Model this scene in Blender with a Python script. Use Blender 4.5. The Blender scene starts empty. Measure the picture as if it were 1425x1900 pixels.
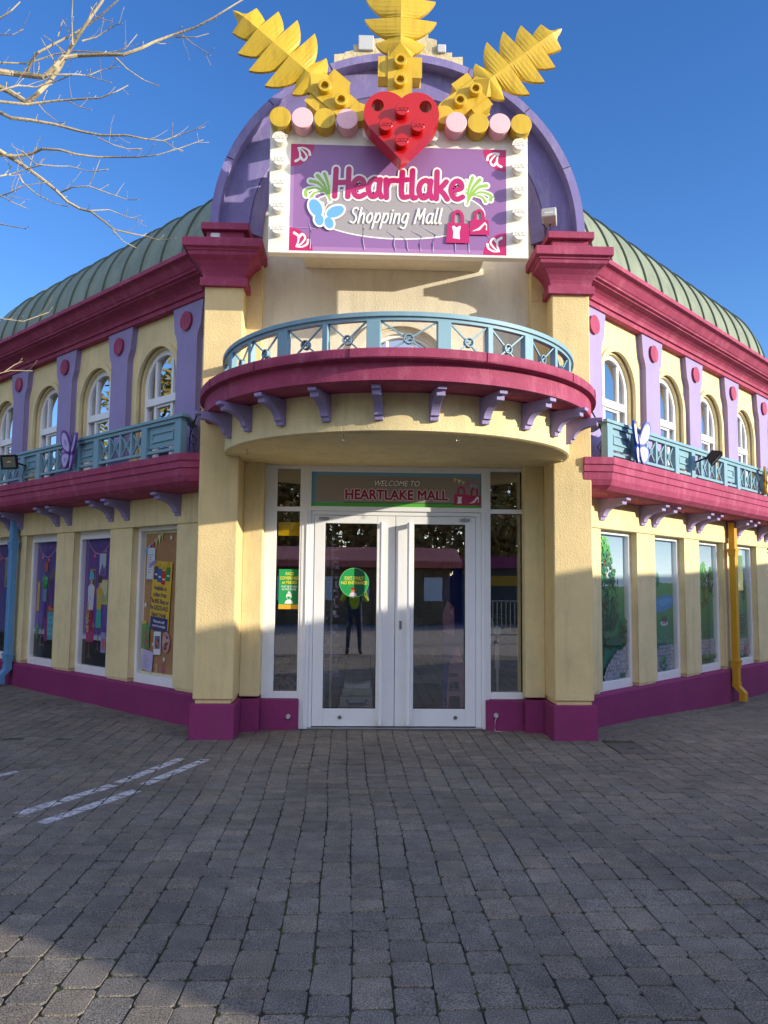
import bpy, math, random
import numpy as np
from mathutils import Vector, Matrix
R = math.radians
SC = bpy.context.scene
COL = SC.collection
rnd = random.Random(7)

# ------------------------------------------------------------------ camera
yaw, pitch, roll = R(2.036), R(5.1), R(0.56)
f = Vector((math.sin(yaw)*math.cos(pitch), math.cos(yaw)*math.cos(pitch), math.sin(pitch)))
r0 = Vector((math.cos(yaw), -math.sin(yaw), 0)); u0 = r0.cross(f)
rr = math.cos(roll)*r0 + math.sin(roll)*u0
uu = -math.sin(roll)*r0 + math.cos(roll)*u0
cam = bpy.data.cameras.new('camera'); co = bpy.data.objects.new('camera', cam); COL.objects.link(co)
m = Matrix((rr, uu, -f)).transposed().to_4x4(); m.translation = Vector((-0.45, -8.762, 1.55))
co.matrix_world = m
cam.sensor_fit = 'VERTICAL'; cam.sensor_height = 36; cam.sensor_width = 27
cam.lens = 1487/1900*36; cam.clip_end = 2000; cam.clip_start = 0.02
SC.camera = co

# ------------------------------------------------------------------ sky and sun
PHI, EL = R(65), R(13.3)
S = Vector((math.sin(PHI)*math.cos(EL), -math.cos(PHI)*math.cos(EL), math.sin(EL)))
w = bpy.data.worlds.new('World'); SC.world = w; w.use_nodes = True
nt = w.node_tree; bg = nt.nodes['Background']
sky = nt.nodes.new('ShaderNodeTexSky'); sky.sky_type = 'NISHITA'; sky.sun_disc = False
sky.sun_elevation = EL; sky.sun_rotation = math.atan2(S.x, S.y)
sky.air_density = 1.0; sky.dust_density = 0.1; sky.ozone_density = 3.0; sky.altitude = 200
hs = nt.nodes.new('ShaderNodeHueSaturation'); hs.inputs['Saturation'].default_value = 1.22; hs.inputs['Hue'].default_value = .514; hs.inputs['Value'].default_value = .93; nt.links.new(sky.outputs[0], hs.inputs['Color'])
# warm-white glow added to the unseen sky behind the viewpoint, to brighten the shade
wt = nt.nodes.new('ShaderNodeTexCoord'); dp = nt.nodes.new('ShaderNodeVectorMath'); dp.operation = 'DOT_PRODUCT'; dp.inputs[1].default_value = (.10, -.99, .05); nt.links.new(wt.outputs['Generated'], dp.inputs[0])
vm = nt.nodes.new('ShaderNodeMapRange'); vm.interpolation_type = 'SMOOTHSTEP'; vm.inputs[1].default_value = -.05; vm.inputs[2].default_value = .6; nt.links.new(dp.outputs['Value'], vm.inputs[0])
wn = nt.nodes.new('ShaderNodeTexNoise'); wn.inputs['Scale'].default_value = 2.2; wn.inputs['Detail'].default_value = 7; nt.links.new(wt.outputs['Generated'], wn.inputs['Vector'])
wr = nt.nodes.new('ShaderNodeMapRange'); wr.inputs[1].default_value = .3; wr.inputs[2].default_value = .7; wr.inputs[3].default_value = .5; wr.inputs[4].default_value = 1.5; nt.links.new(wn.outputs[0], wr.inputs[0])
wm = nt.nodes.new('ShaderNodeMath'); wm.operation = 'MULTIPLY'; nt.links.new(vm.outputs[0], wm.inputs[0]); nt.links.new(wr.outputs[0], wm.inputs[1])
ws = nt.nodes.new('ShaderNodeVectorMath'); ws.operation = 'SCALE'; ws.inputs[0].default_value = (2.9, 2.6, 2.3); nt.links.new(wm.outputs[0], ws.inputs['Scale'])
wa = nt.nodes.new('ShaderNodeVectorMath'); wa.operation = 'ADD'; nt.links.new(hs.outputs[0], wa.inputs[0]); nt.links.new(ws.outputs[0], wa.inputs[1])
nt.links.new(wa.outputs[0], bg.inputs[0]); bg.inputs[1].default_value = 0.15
sl = bpy.data.lights.new('sun', 'SUN'); sl.energy = 3.5; sl.angle = R(0.5); sl.color = (1.0, 0.88, 0.70)
so = bpy.data.objects.new('sun', sl); COL.objects.link(so)
so.rotation_euler = S.to_track_quat('Z', 'Y').to_euler(); so.location = (10, -10, 12)
SC.view_settings.view_transform = 'Standard'; SC.view_settings.look = 'None'
SC.view_settings.exposure = 0.95; SC.view_settings.gamma = 1
SC.view_settings.use_curve_mapping = False

# ------------------------------------------------------------------ materials
def srgb(r, g, b):
    def c(v):
        v /= 255
        return v/12.92 if v <= 0.04045 else ((v+0.055)/1.055)**2.4
    return (c(r), c(g), c(b))
def newmat(name):
    m = bpy.data.materials.new(name); m.use_nodes = True
    nt = m.node_tree; return m, nt, nt.nodes['Principled BSDF']
def paint(name, rgb, rough=0.7, grain=60, bump=0.25, var=0.12, dirt=None, dirtamt=0.0, spec=0.3, dirtscale=(6, 6, 1.5), worn=None, wornamt=0.0):
    m, nt, b = newmat(name); N = nt.nodes.new; L = nt.links.new
    tc = N('ShaderNodeTexCoord')
    n1 = N('ShaderNodeTexNoise'); n1.inputs['Scale'].default_value = 2.3; n1.inputs['Detail'].default_value = 6; n1.inputs['Roughness'].default_value = .65
    L(tc.outputs['Object'], n1.inputs['Vector'])
    mr = N('ShaderNodeMapRange'); mr.inputs[1].default_value = .3; mr.inputs[2].default_value = .7
    mr.inputs[3].default_value = 1-var; mr.inputs[4].default_value = 1+var; L(n1.outputs[0], mr.inputs[0])
    mx = N('ShaderNodeMix'); mx.data_type = 'RGBA'; mx.blend_type = 'MULTIPLY'; mx.inputs[0].default_value = 1
    mx.inputs[6].default_value = (*rgb, 1); L(mr.outputs[0], mx.inputs[7]); out = mx.outputs[2]
    def layer(out, col, amt, scale, lo, hi):
        mp = N('ShaderNodeMapping'); mp.inputs['Scale'].default_value = scale; L(tc.outputs['Object'], mp.inputs[0])
        n = N('ShaderNodeTexNoise'); n.inputs['Scale'].default_value = 1; n.inputs['Detail'].default_value = 8; n.inputs['Roughness'].default_value = .7; L(mp.outputs[0], n.inputs['Vector'])
        r = N('ShaderNodeMapRange'); r.inputs[1].default_value = lo; r.inputs[2].default_value = hi; r.inputs[3].default_value = 0; r.inputs[4].default_value = amt; L(n.outputs[0], r.inputs[0])
        x = N('ShaderNodeMix'); x.data_type = 'RGBA'; L(r.outputs[0], x.inputs[0]); L(out, x.inputs[6]); x.inputs[7].default_value = (*col, 1)
        return x.outputs[2]
    if dirt: out = layer(out, dirt, dirtamt, dirtscale, .5, .78)
    if worn: out = layer(out, worn, wornamt, (9, 9, 9), .56, .66)
    L(out, b.inputs['Base Color'])
    b.inputs['Roughness'].default_value = rough; b.inputs['Specular IOR Level'].default_value = spec
    if bump:
        n2 = N('ShaderNodeTexNoise'); n2.inputs['Scale'].default_value = grain; n2.inputs['Detail'].default_value = 3
        L(tc.outputs['Object'], n2.inputs['Vector'])
        bp = N('ShaderNodeBump'); bp.inputs['Strength'].default_value = bump; bp.inputs['Distance'].default_value = .012
        L(n2.outputs[0], bp.inputs['Height']); L(bp.outputs[0], b.inputs['Normal'])
    return m
def printmat(name, rough=0.45, spec=0.4):
    m, nt, b = newmat(name)
    a = nt.nodes.new('ShaderNodeVertexColor'); a.layer_name = 'Col'
    nt.links.new(a.outputs[0], b.inputs['Base Color']); b.inputs['Roughness'].default_value = rough
    b.inputs['Specular IOR Level'].default_value = spec
    return m
def glassmat(name, refl=0.22, tint=(.8, .85, .85), wav=0.0, scale=1.5):
    m = bpy.data.materials.new(name); m.use_nodes = True; nt = m.node_tree; nt.nodes.clear(); N = nt.nodes.new; L = nt.links.new
    o = N('ShaderNodeOutputMaterial'); mx = N('ShaderNodeMixShader'); t = N('ShaderNodeBsdfTransparent'); g = N('ShaderNodeBsdfGlossy')
    t.inputs[0].default_value = (*tint, 1); g.inputs['Roughness'].default_value = 0.0; g.inputs[0].default_value = (1, 1, 1, 1)
    fr = N('ShaderNodeLayerWeight'); pw = N('ShaderNodeMath'); pw.operation = 'POWER'; pw.inputs[1].default_value = 5; L(fr.outputs['Facing'], pw.inputs[0])
    mr = N('ShaderNodeMapRange'); mr.inputs[1].default_value = 0; mr.inputs[2].default_value = 1; mr.inputs[3].default_value = refl; mr.inputs[4].default_value = 1
    L(pw.outputs[0], mr.inputs[0]); L(mr.outputs[0], mx.inputs[0]); L(t.outputs[0], mx.inputs[1]); L(g.outputs[0], mx.inputs[2]); L(mx.outputs[0], o.inputs[0])
    if wav:
        tc = N('ShaderNodeTexCoord'); n = N('ShaderNodeTexNoise'); n.inputs['Scale'].default_value = scale; n.inputs['Detail'].default_value = 1; L(tc.outputs['Object'], n.inputs['Vector'])
        bp = N('ShaderNodeBump'); bp.inputs['Strength'].default_value = wav; bp.inputs['Distance'].default_value = .01; L(n.outputs[0], bp.inputs['Height']); L(bp.outputs[0], g.inputs['Normal'])
    return m
DIRT = (.10, .09, .07)
MT = {}
MT['cream'] = paint('cream_stucco', srgb(224, 207, 158), .85, 70, .4, .10, DIRT, .26, dirtscale=(9, 9, .9))
MT['ochre'] = paint('ochre_stucco', srgb(218, 196, 144), .85, 60, .42, .10, DIRT, .22, dirtscale=(9, 9, .9))
MT['white'] = paint('white_stucco', srgb(220, 213, 192), .85, 60, .4, .08, DIRT, .20, dirtscale=(8, 8, .9))
MT['magenta'] = paint('magenta_render', srgb(136, 50, 102), .75, 90, .5, .10, DIRT, .22)
MT['rasp'] = paint('raspberry_stucco', srgb(154, 64, 96), .75, 80, .35, .14, srgb(205, 130, 150), .45, dirtscale=(7, 7, 3), worn=srgb(110, 50, 70), wornamt=.35)
MT['lilac'] = paint('lilac_stucco', srgb(152, 140, 184), .75, 80, .3, .06, DIRT, .12)
MT['purple'] = paint('purple_stucco', srgb(128, 120, 172), .75, 80, .3, .12, srgb(200, 195, 215), .4)
MT['teal'] = paint('teal_metal_paint', srgb(122, 160, 174), .5, 120, .08, .06, srgb(190, 200, 190), .25)
MT['copper'] = paint('green_copper', srgb(130, 140, 120), .6, 40, .15, .16, srgb(84, 98, 86), .75, dirtscale=(5, 5, 1.2))
MT['rib'] = paint('copper_seam', srgb(92, 104, 90), .6, 40, .1, .1)
MT['upvc'] = paint('white_frame', srgb(232, 234, 236), .35, 30, .02, .03, srgb(150, 145, 135), .12, spec=.5)
MT['sign'] = paint('white_plastic', srgb(240, 236, 222), .4, 30, .03, .03, srgb(170, 160, 130), .25, spec=.5)
MT['gold'] = paint('gold_fibreglass', srgb(206, 172, 40), .45, 30, .03, .06, srgb(120, 70, 22), .5, spec=.5, dirtscale=(14, 14, 2.2))
MT['goldpipe'] = paint('mustard_pipe_paint', srgb(200, 150, 40), .5, 60, .06, .08, DIRT, .2)
MT['bluepipe'] = paint('blue_pipe_paint', srgb(98, 150, 196), .5, 60, .06, .08, DIRT, .2)
MT['pink'] = paint('pink_plastic', srgb(240, 190, 196), .4, 30, .03, .04, srgb(170, 130, 120), .3, spec=.5, dirtscale=(14, 14, 2.2))
MT['red'] = paint('red_gloss', srgb(186, 14, 16), .22, 20, .02, .03, spec=.6)
MT['black'] = paint('black_plastic', (.012, .012, .013), .5, 60, .05, .1)
MT['grey'] = paint('grey_plastic', srgb(190, 192, 190), .5, 60, .05, .08)
MT['steel'] = paint('steel', srgb(150, 150, 150), .3, 60, .03, .1); MT['steel'].node_tree.nodes['Principled BSDF'].inputs['Metallic'].default_value = .8
MT['stone'] = paint('weathered_stone', srgb(205, 190, 150), .9, 25, .9, .25, (.12, .10, .06), .6)
MT['iron'] = paint('cast_iron', srgb(92, 90, 88), .7, 80, .3, .2, srgb(120, 95, 70), .4)
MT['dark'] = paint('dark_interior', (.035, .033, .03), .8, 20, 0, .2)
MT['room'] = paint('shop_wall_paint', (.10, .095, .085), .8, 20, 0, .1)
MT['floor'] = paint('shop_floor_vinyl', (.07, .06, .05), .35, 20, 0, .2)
MT['bark'] = paint('pale_bark', srgb(176, 163, 132), .8, 50, .5, .3, srgb(70, 62, 50), .6, dirtscale=(9, 9, 9))
MT['trunk'] = paint('brown_bark', (.09, .065, .045), .9, 20, .8, .3)
MT['leafA'] = paint('autumn_leaf_brown', (.36, .21, .05), .7, 5, 0, .35)
MT['leafB'] = paint('autumn_leaf_olive', (.20, .17, .04), .7, 5, 0, .35)
MT['wood'] = paint('brown_timber', (.22, .14, .075), .8, 30, .4, .2)
MT['pinkroof'] = paint('pink_roof_sheet', srgb(214, 120, 110), .6, 30, .1, .1)
MT['skin'] = paint('skin', srgb(205, 155, 130), .6, 30, .05, .05)
MT['hivis'] = paint('hi_vis_fabric', (.50, .75, .05), .8, 30, .3, .1)
MT['navy'] = paint('navy_cloth', (.05, .065, .11), .9, 30, .3, .2)
MT['boot'] = paint('brown_boot', (.09, .05, .03), .7, 30, .3, .2)
MT['hair'] = paint('dark_hair', (.03, .02, .015), .8, 60, .5, .2)
MT['print'] = printmat('printed_sheet'); MT['printgloss'] = printmat('glossy_print', .3, .5)
MT['glass'] = glassmat('door_glass', .36, (.82, .85, .84), .02)
MT['wglass'] = glassmat('window_glass', .5, (.55, .6, .62), .04, 3)
MT['mglass'] = glassmat('poster_glass', .06, (.93, .95, .95))

# ------------------------------------------------------------------ object helpers
def tag(o, label=None, cat=None, group=None, kind=None):
    if label: o['label'] = label
    if cat: o['category'] = cat
    if group: o['group'] = group
    if kind: o['kind'] = kind
    return o
def empty(name, loc, label, cat, group=None):
    o = bpy.data.objects.new(name, None); COL.objects.link(o); o.location = loc; o.empty_display_size = .2
    return tag(o, label, cat, group)
def wloc(o):
    v = Vector((0, 0, 0))
    while o: v += o.location; o = o.parent
    return v
class MB:
    """collects faces in world coordinates and links them as one mesh object"""
    def __init__(s, xf=None): s.v = []; s.f = []; s.xf = xf or (lambda p: p); s.c = []
    def add(s, vs, fs, col=None):
        n = len(s.v); s.v += [tuple(s.xf(p)) for p in vs]; s.f += [tuple(i+n for i in q) for q in fs]; s.c += [col]*len(fs)
    def box(s, a, b, col=None):
        (x0, y0, z0), (x1, y1, z1) = a, b
        s.add([(x0,y0,z0),(x1,y0,z0),(x1,y1,z0),(x0,y1,z0),(x0,y0,z1),(x1,y0,z1),(x1,y1,z1),(x0,y1,z1)],
              [(0,3,2,1),(4,5,6,7),(0,1,5,4),(1,2,6,5),(2,3,7,6),(3,0,4,7)], col)
    def prism(s, pts, d0, d1, axis='y', col=None):
        """polygon pts (2D) extruded from d0 to d1 along axis"""
        def P(p, d): return {'y': (p[0], d, p[1]), 'x': (d, p[0], p[1]), 'z': (p[0], p[1], d)}[axis]
        n = len(pts); s.add([P(p, d0) for p in pts]+[P(p, d1) for p in pts],
            [tuple(range(n)), tuple(range(2*n-1, n-1, -1))]+[(i, (i+1) % n, n+(i+1) % n, n+i) for i in range(n)], col)
    def loft(s, rings, closed=True, caps=True):
        n = len(rings[0]); fs = []
        for k in range(len(rings)-1):
            for i in range(n if closed else n-1):
                j = (i+1) % n; fs.append((k*n+i, k*n+j, (k+1)*n+j, (k+1)*n+i))
        if caps and closed: fs += [tuple(range(n-1, -1, -1)), tuple((len(rings)-1)*n+i for i in range(n))]
        s.add([p for r in rings for p in r], fs)
    def cyl(s, a, b, r, r2=None, n=20):
        a, b = Vector(a), Vector(b); r2 = r if r2 is None else r2
        q = (b-a).to_track_quat('Z', 'Y')
        s.loft([[a+q@Vector((r*math.cos(2*math.pi*i/n), r*math.sin(2*math.pi*i/n), 0)) for i in range(n)],
                [b+q@Vector((r2*math.cos(2*math.pi*i/n), r2*math.sin(2*math.pi*i/n), 0)) for i in range(n)]])
    def tube(s, pts, rad, n=8):
        pts = [Vector(p) for p in pts]; rings = []
        for i, p in enumerate(pts):
            t = (pts[min(i+1, len(pts)-1)]-pts[max(i-1, 0)]).normalized(); q = t.to_track_quat('Z', 'Y')
            ra = rad[i] if isinstance(rad, (list, tuple)) else rad
            rings.append([p+q@Vector((ra*math.cos(2*math.pi*k/n), ra*math.sin(2*math.pi*k/n), 0)) for k in range(n)])
        s.loft(rings)
    def build(s, name, mat, parent=None, smooth=False, bev=0, label=None, cat=None, group=None, kind=None):
        me = bpy.data.meshes.new(name); base = wloc(parent) if parent else Vector((0, 0, 0))
        top = None
        if not parent and not kind and s.v:
            a = np.array(s.v); base = Vector((float((a[:,0].min()+a[:,0].max())/2), float((a[:,1].min()+a[:,1].max())/2), float(a[:,2].min())))
            top = base
        me.from_pydata([(v[0]-base[0], v[1]-base[1], v[2]-base[2]) for v in s.v], [], s.f); me.update()
        o = bpy.data.objects.new(name, me); COL.objects.link(o)
        if isinstance(mat, str): mat = MT[mat]
        me.materials.append(mat)
        if any(c is not None for c in s.c):
            ca = me.color_attributes.new('Col', 'FLOAT_COLOR', 'CORNER'); k = 0; arr = []
            for fc, c in zip(s.f, s.c):
                c = c or (.5, .5, .5); arr += [c[0], c[1], c[2], 1.0]*len(fc)
            ca.data.foreach_set('color', arr)
        if smooth:
            me.polygons.foreach_set('use_smooth', [True]*len(me.polygons))
            me.set_sharp_from_angle(angle=R(40))
        if parent: o.parent = parent
        if top is not None: o.location = top
        if bev:
            bm = o.modifiers.new('bevel', 'BEVEL'); bm.width = bev; bm.segments = 2; bm.limit_method = 'ANGLE'; bm.angle_limit = R(40)
        return tag(o, label, cat, group, kind)

# ---- flat printed art: coloured polygons in a local frame (u right, v up), each shape a hair above the last
def crom(pts, k=6, closed=False):
    P = [Vector((*p, 0)) for p in pts]; out = []; n = len(P)
    for i in range(n if closed else n-1):
        a, b, c, d = ((P[(i-1) % n], P[i], P[(i+1) % n], P[(i+2) % n]) if closed else (P[max(i-1, 0)], P[i], P[i+1], P[min(i+2, n-1)]))
        for j in range(k):
            t = j/k; out.append(.5*((2*b)+(c-a)*t+(2*a-5*b+4*c-d)*t*t+(3*b-a-3*c+d)*t**3))
    if not closed: out.append(P[-1])
    return [(p.x, p.y) for p in out]
class Art:
    def __init__(s, org, U, V, W, dz=.00012):
        s.o, s.U, s.V, s.W = Vector(org), Vector(U), Vector(V), Vector(W); s.z = .0008; s.dz = dz; s.mb = MB(); s.clip = None
    def P(s, u, v): return s.o+s.U*u+s.V*v+s.W*s.z
    def poly(s, pts, col):
        if s.clip: pts = clip_box(pts, *s.clip)
        if len(pts) < 3: return
        s.z += s.dz; s.mb.add([s.P(*p) for p in pts], [tuple(range(len(pts)))], srgb(*col))
    def rect(s, u0, v0, u1, v1, col): s.poly([(u0, v0), (u1, v0), (u1, v1), (u0, v1)], col)
    def ell(s, u, v, a, b, col, n=28, rot=0):
        c, q = math.cos(rot), math.sin(rot)
        s.poly([(u+a*math.cos(t)*c-b*math.sin(t)*q, v+a*math.cos(t)*q+b*math.sin(t)*c) for t in [2*math.pi*i/n for i in range(n)]], col)
    def stroke(s, pts, wd, col, smooth=True, taper=None, closed=False):
        if smooth and len(pts) > 2: pts = crom(pts, 6, closed)
        if closed: pts = pts+[pts[0]]
        n = len(pts); Lf = []; Rt = []
        for i, p in enumerate(pts):
            a = pts[max(i-1, 0)]; b = pts[min(i+1, n-1)]
            if closed and i in (0, n-1): a = pts[n-2]; b = pts[1]
            d = Vector((b[0]-a[0], b[1]-a[1])); d = d.normalized() if d.length > 1e-9 else Vector((1, 0))
            h = wd/2*(1 if taper is None else taper[0]+(taper[1]-taper[0])*i/(n-1))
            Lf.append((p[0]-d.y*h, p[1]+d.x*h)); Rt.append((p[0]+d.y*h, p[1]-d.x*h))
        s.z += s.dz; vs = []; fs = []
        for a, b in zip(Lf, Rt): vs += [s.P(*a), s.P(*b)]
        for i in range(n-1): fs.append((2*i, 2*i+1, 2*i+3, 2*i+2))
        s.mb.add(vs, fs, srgb(*col))
        if not closed:
            for q, h in ((pts[0], wd/2*(taper[0] if taper else 1)), (pts[-1], wd/2*(taper[1] if taper else 1))):
                if h > 1e-5: s.ell(q[0], q[1], h*.995, h*.995, col, 14)
    def text(s, body, u, v, size, col, align='CENTER', bold=0.0, shear=0.0, rot=0.0, sx=1.0):
        cu = bpy.data.curves.new('t', 'FONT'); cu.body = body; cu.size = size; cu.offset = bold*size; cu.shear = shear; cu.align_x = align; cu.resolution_u = 3
        ob = bpy.data.objects.new('t', cu); COL.objects.link(ob); bpy.context.view_layer.update()
        ev = ob.evaluated_get(bpy.context.evaluated_depsgraph_get()); me = ev.to_mesh()
        s.z += s.dz; c, q = math.cos(rot), math.sin(rot)
        s.mb.add([s.P(u+(x.co.x*sx)*c-x.co.y*q, v+(x.co.x*sx)*q+x.co.y*c) for x in me.vertices], [tuple(p.vertices) for p in me.polygons], srgb(*col))
        ev.to_mesh_clear(); bpy.data.objects.remove(ob); bpy.data.curves.remove(cu)
    def build(s, name, parent=None, mat='print', **k): return s.mb.build(name, mat, parent, **k)
def clip_half(pts, nx, ny, c):
    out = []; n = len(pts)
    for i in range(n):
        a, b = pts[i], pts[(i+1) % n]; da = nx*a[0]+ny*a[1]-c; db = nx*b[0]+ny*b[1]-c
        if da <= 0: out.append(a)
        if (da < 0 < db) or (db < 0 < da):
            t = da/(da-db); out.append((a[0]+(b[0]-a[0])*t, a[1]+(b[1]-a[1])*t))
    return out
def clip_box(pts, u0, v0, u1, v1):
    for h in ((-1, 0, -u0), (1, 0, u1), (0, -1, -v0), (0, 1, v1)):
        pts = clip_half(pts, *h)
        if len(pts) < 3: return []
    return pts
GL = {
 'H': (.66, [[(.1,1.0),(.06,0)],[(.6,1.02),(.57,0)],[(.08,.5),(.6,.53)]]),
 'e': (.54, [[(.06,.31),(.3,.36),(.46,.44),(.42,.62),(.26,.68),(.1,.54),(.05,.3),(.14,.08),(.3,.01),(.5,.1)]]),
 'a': (.60, [[(.48,.6),(.3,.67),(.12,.55),(.05,.3),(.15,.06),(.3,.04),(.46,.22)],[(.51,.66),(.47,.25),(.56,.02)]]),
 'r': (.46, [[(.08,.66),(.1,0)],[(.1,.38),(.2,.6),(.42,.64)]]),
 't': (.44, [[(.2,.95),(.16,.25),(.22,.04),(.4,.05)],[(.0,.63),(.4,.68)]]),
 'l': (.24, [[(.1,1.02),(.07,.2),(.12,.02),(.22,.03)]]),
 'k': (.54, [[(.1,1.0),(.07,0)],[(.46,.64),(.26,.42),(.12,.33)],[(.16,.35),(.34,.22),(.5,.0)]]),
 'S': (.52, [[(.48,.9),(.34,1.0),(.12,.93),(.07,.74),(.22,.58),(.4,.44),(.44,.2),(.26,.0),(.02,.08)]]),
 'h': (.54, [[(.1,1.0),(.04,0)],[(.06,.34),(.22,.6),(.4,.6),(.43,.36),(.44,0)]]),
 'o': (.52, [[(.26,.66),(.08,.5),(.04,.24),(.2,.02),(.38,.12),(.46,.4),(.38,.6),(.26,.66)]]),
 'p': (.54, [[(.08,.64),(.0,-.34)],[(.06,.3),(.2,.6),(.4,.62),(.46,.36),(.32,.06),(.06,.06)]]),
 'i': (.2, [[(.1,.62),(.07,0)],[(.12,.84),(.12,.86)]]),
 'n': (.54, [[(.08,.64),(.05,0)],[(.07,.34),(.22,.6),(.4,.6),(.43,.36),(.44,0)]]),
 'g': (.54, [[(.46,.58),(.28,.66),(.1,.5),(.05,.24),(.18,.04),(.36,.12),(.46,.4)],[(.48,.64),(.44,-.1),(.3,-.33),(.04,-.26)]]),
 'M': (.78, [[(.02,0),(.14,.98)],[(.14,.98),(.36,.3)],[(.36,.3),(.64,.98)],[(.64,.98),(.7,0)]]),
 ' ': (.34, []),
}
def strokes_text(art, body, u, v, h, wd, col, sx=1.0, shear=0.0, rise=0.0, space=.05):
    x = 0
    for ch in body:
        adv, st = GL[ch]
        for q in st:
            art.stroke([(u+(x+p[0]+p[1]*shear)*h*sx, v+p[1]*h+rise*(x+p[0])*h) for p in q], wd, col)
        x += adv+space
    return u+x*h*sx
# ------------------------------------------------------------------ building
BG = empty('mall_building', (0, 1.5, 0), 'cream and raspberry corner mall with round balcony, white double doors and green barrel roofs', 'building')
q2 = 2**-.5
def W(side):
    def g(p):
        t, o, z = p
        x, y = 2.08+(t+o)*q2, (t-o)*q2
        return (x if side == 'R' else -x, y, z)
    return g
WING = {
 'R': dict(L=6.1, L2=8.6, win=[.84, 2.29, 3.71, 5.10], pil=[.12, 1.67, 3.02, 4.46, 5.87], gw=[.83, 2.25, 3.67, 5.10, 6.53], gwid=.93,
           cor=[.35, 1.38, 1.72, 2.80, 3.14, 4.28, 4.62, 5.6, 5.94], end=5.2, capo=.56, capy=-.66, rail=-.30),
 'L': dict(L=9.0, L2=9.0, win=[1.07, 2.56, 4.02, 5.50, 6.98], pil=[.36, 1.87, 3.35, 4.86, 6.35], gw=[1.04, 2.55, 4.03, 5.53, 7.02], gwid=.99,
           cor=[.50, 1.62, 2.0, 3.12, 3.48, 4.66, 5.06, 6.2, 6.55], end=5.5, capo=.50, capy=-.52, rail=-.16)}
Z1 = 2.2; GB, GT = .36, 2.17
UB = 2.95; UC = 3.92; UR = .385    # upper windows: sill, arch centre, radius
def arc(cx, cz, r, a0, a1, n): return [(cx+r*math.cos(a0+(a1-a0)*i/n), cz+r*math.sin(a0+(a1-a0)*i/n)) for i in range(n+1)]
def arch_outline(c, hw, zb, zc, n=20): return [(c-hw, zb)]+arc(c, zc, hw, math.pi, 0, n)+[(c+hw, zb)]
def strip(mb, A, B, o0, o1, closed=False):
    """frame between two parallel outlines A (outer) and B (inner) from depth o0 (back) to o1 (front); coords (t,z)"""
    n = len(A); vs = [(p[0], o1, p[1]) for p in A]+[(p[0], o1, p[1]) for p in B]+[(p[0], o0, p[1]) for p in A]+[(p[0], o0, p[1]) for p in B]
    fs = []
    for i in range(n if closed else n-1):
        j = (i+1) % n
        fs += [(i, j, n+j, n+i), (2*n+i, i+0, j, 2*n+j), (n+i, n+j, 3*n+j, 3*n+i), (3*n+i, 3*n+j, 2*n+j, 2*n+i)]
    if not closed: fs += [(0, n, 3*n, 2*n), (n-1, 2*n-1, 4*n-1, 3*n-1)]
    mb.add(vs, fs)
def pane_poly(mb, out, o): mb.add([(p[0], o, p[1]) for p in out], [tuple(range(len(out)))])

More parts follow.
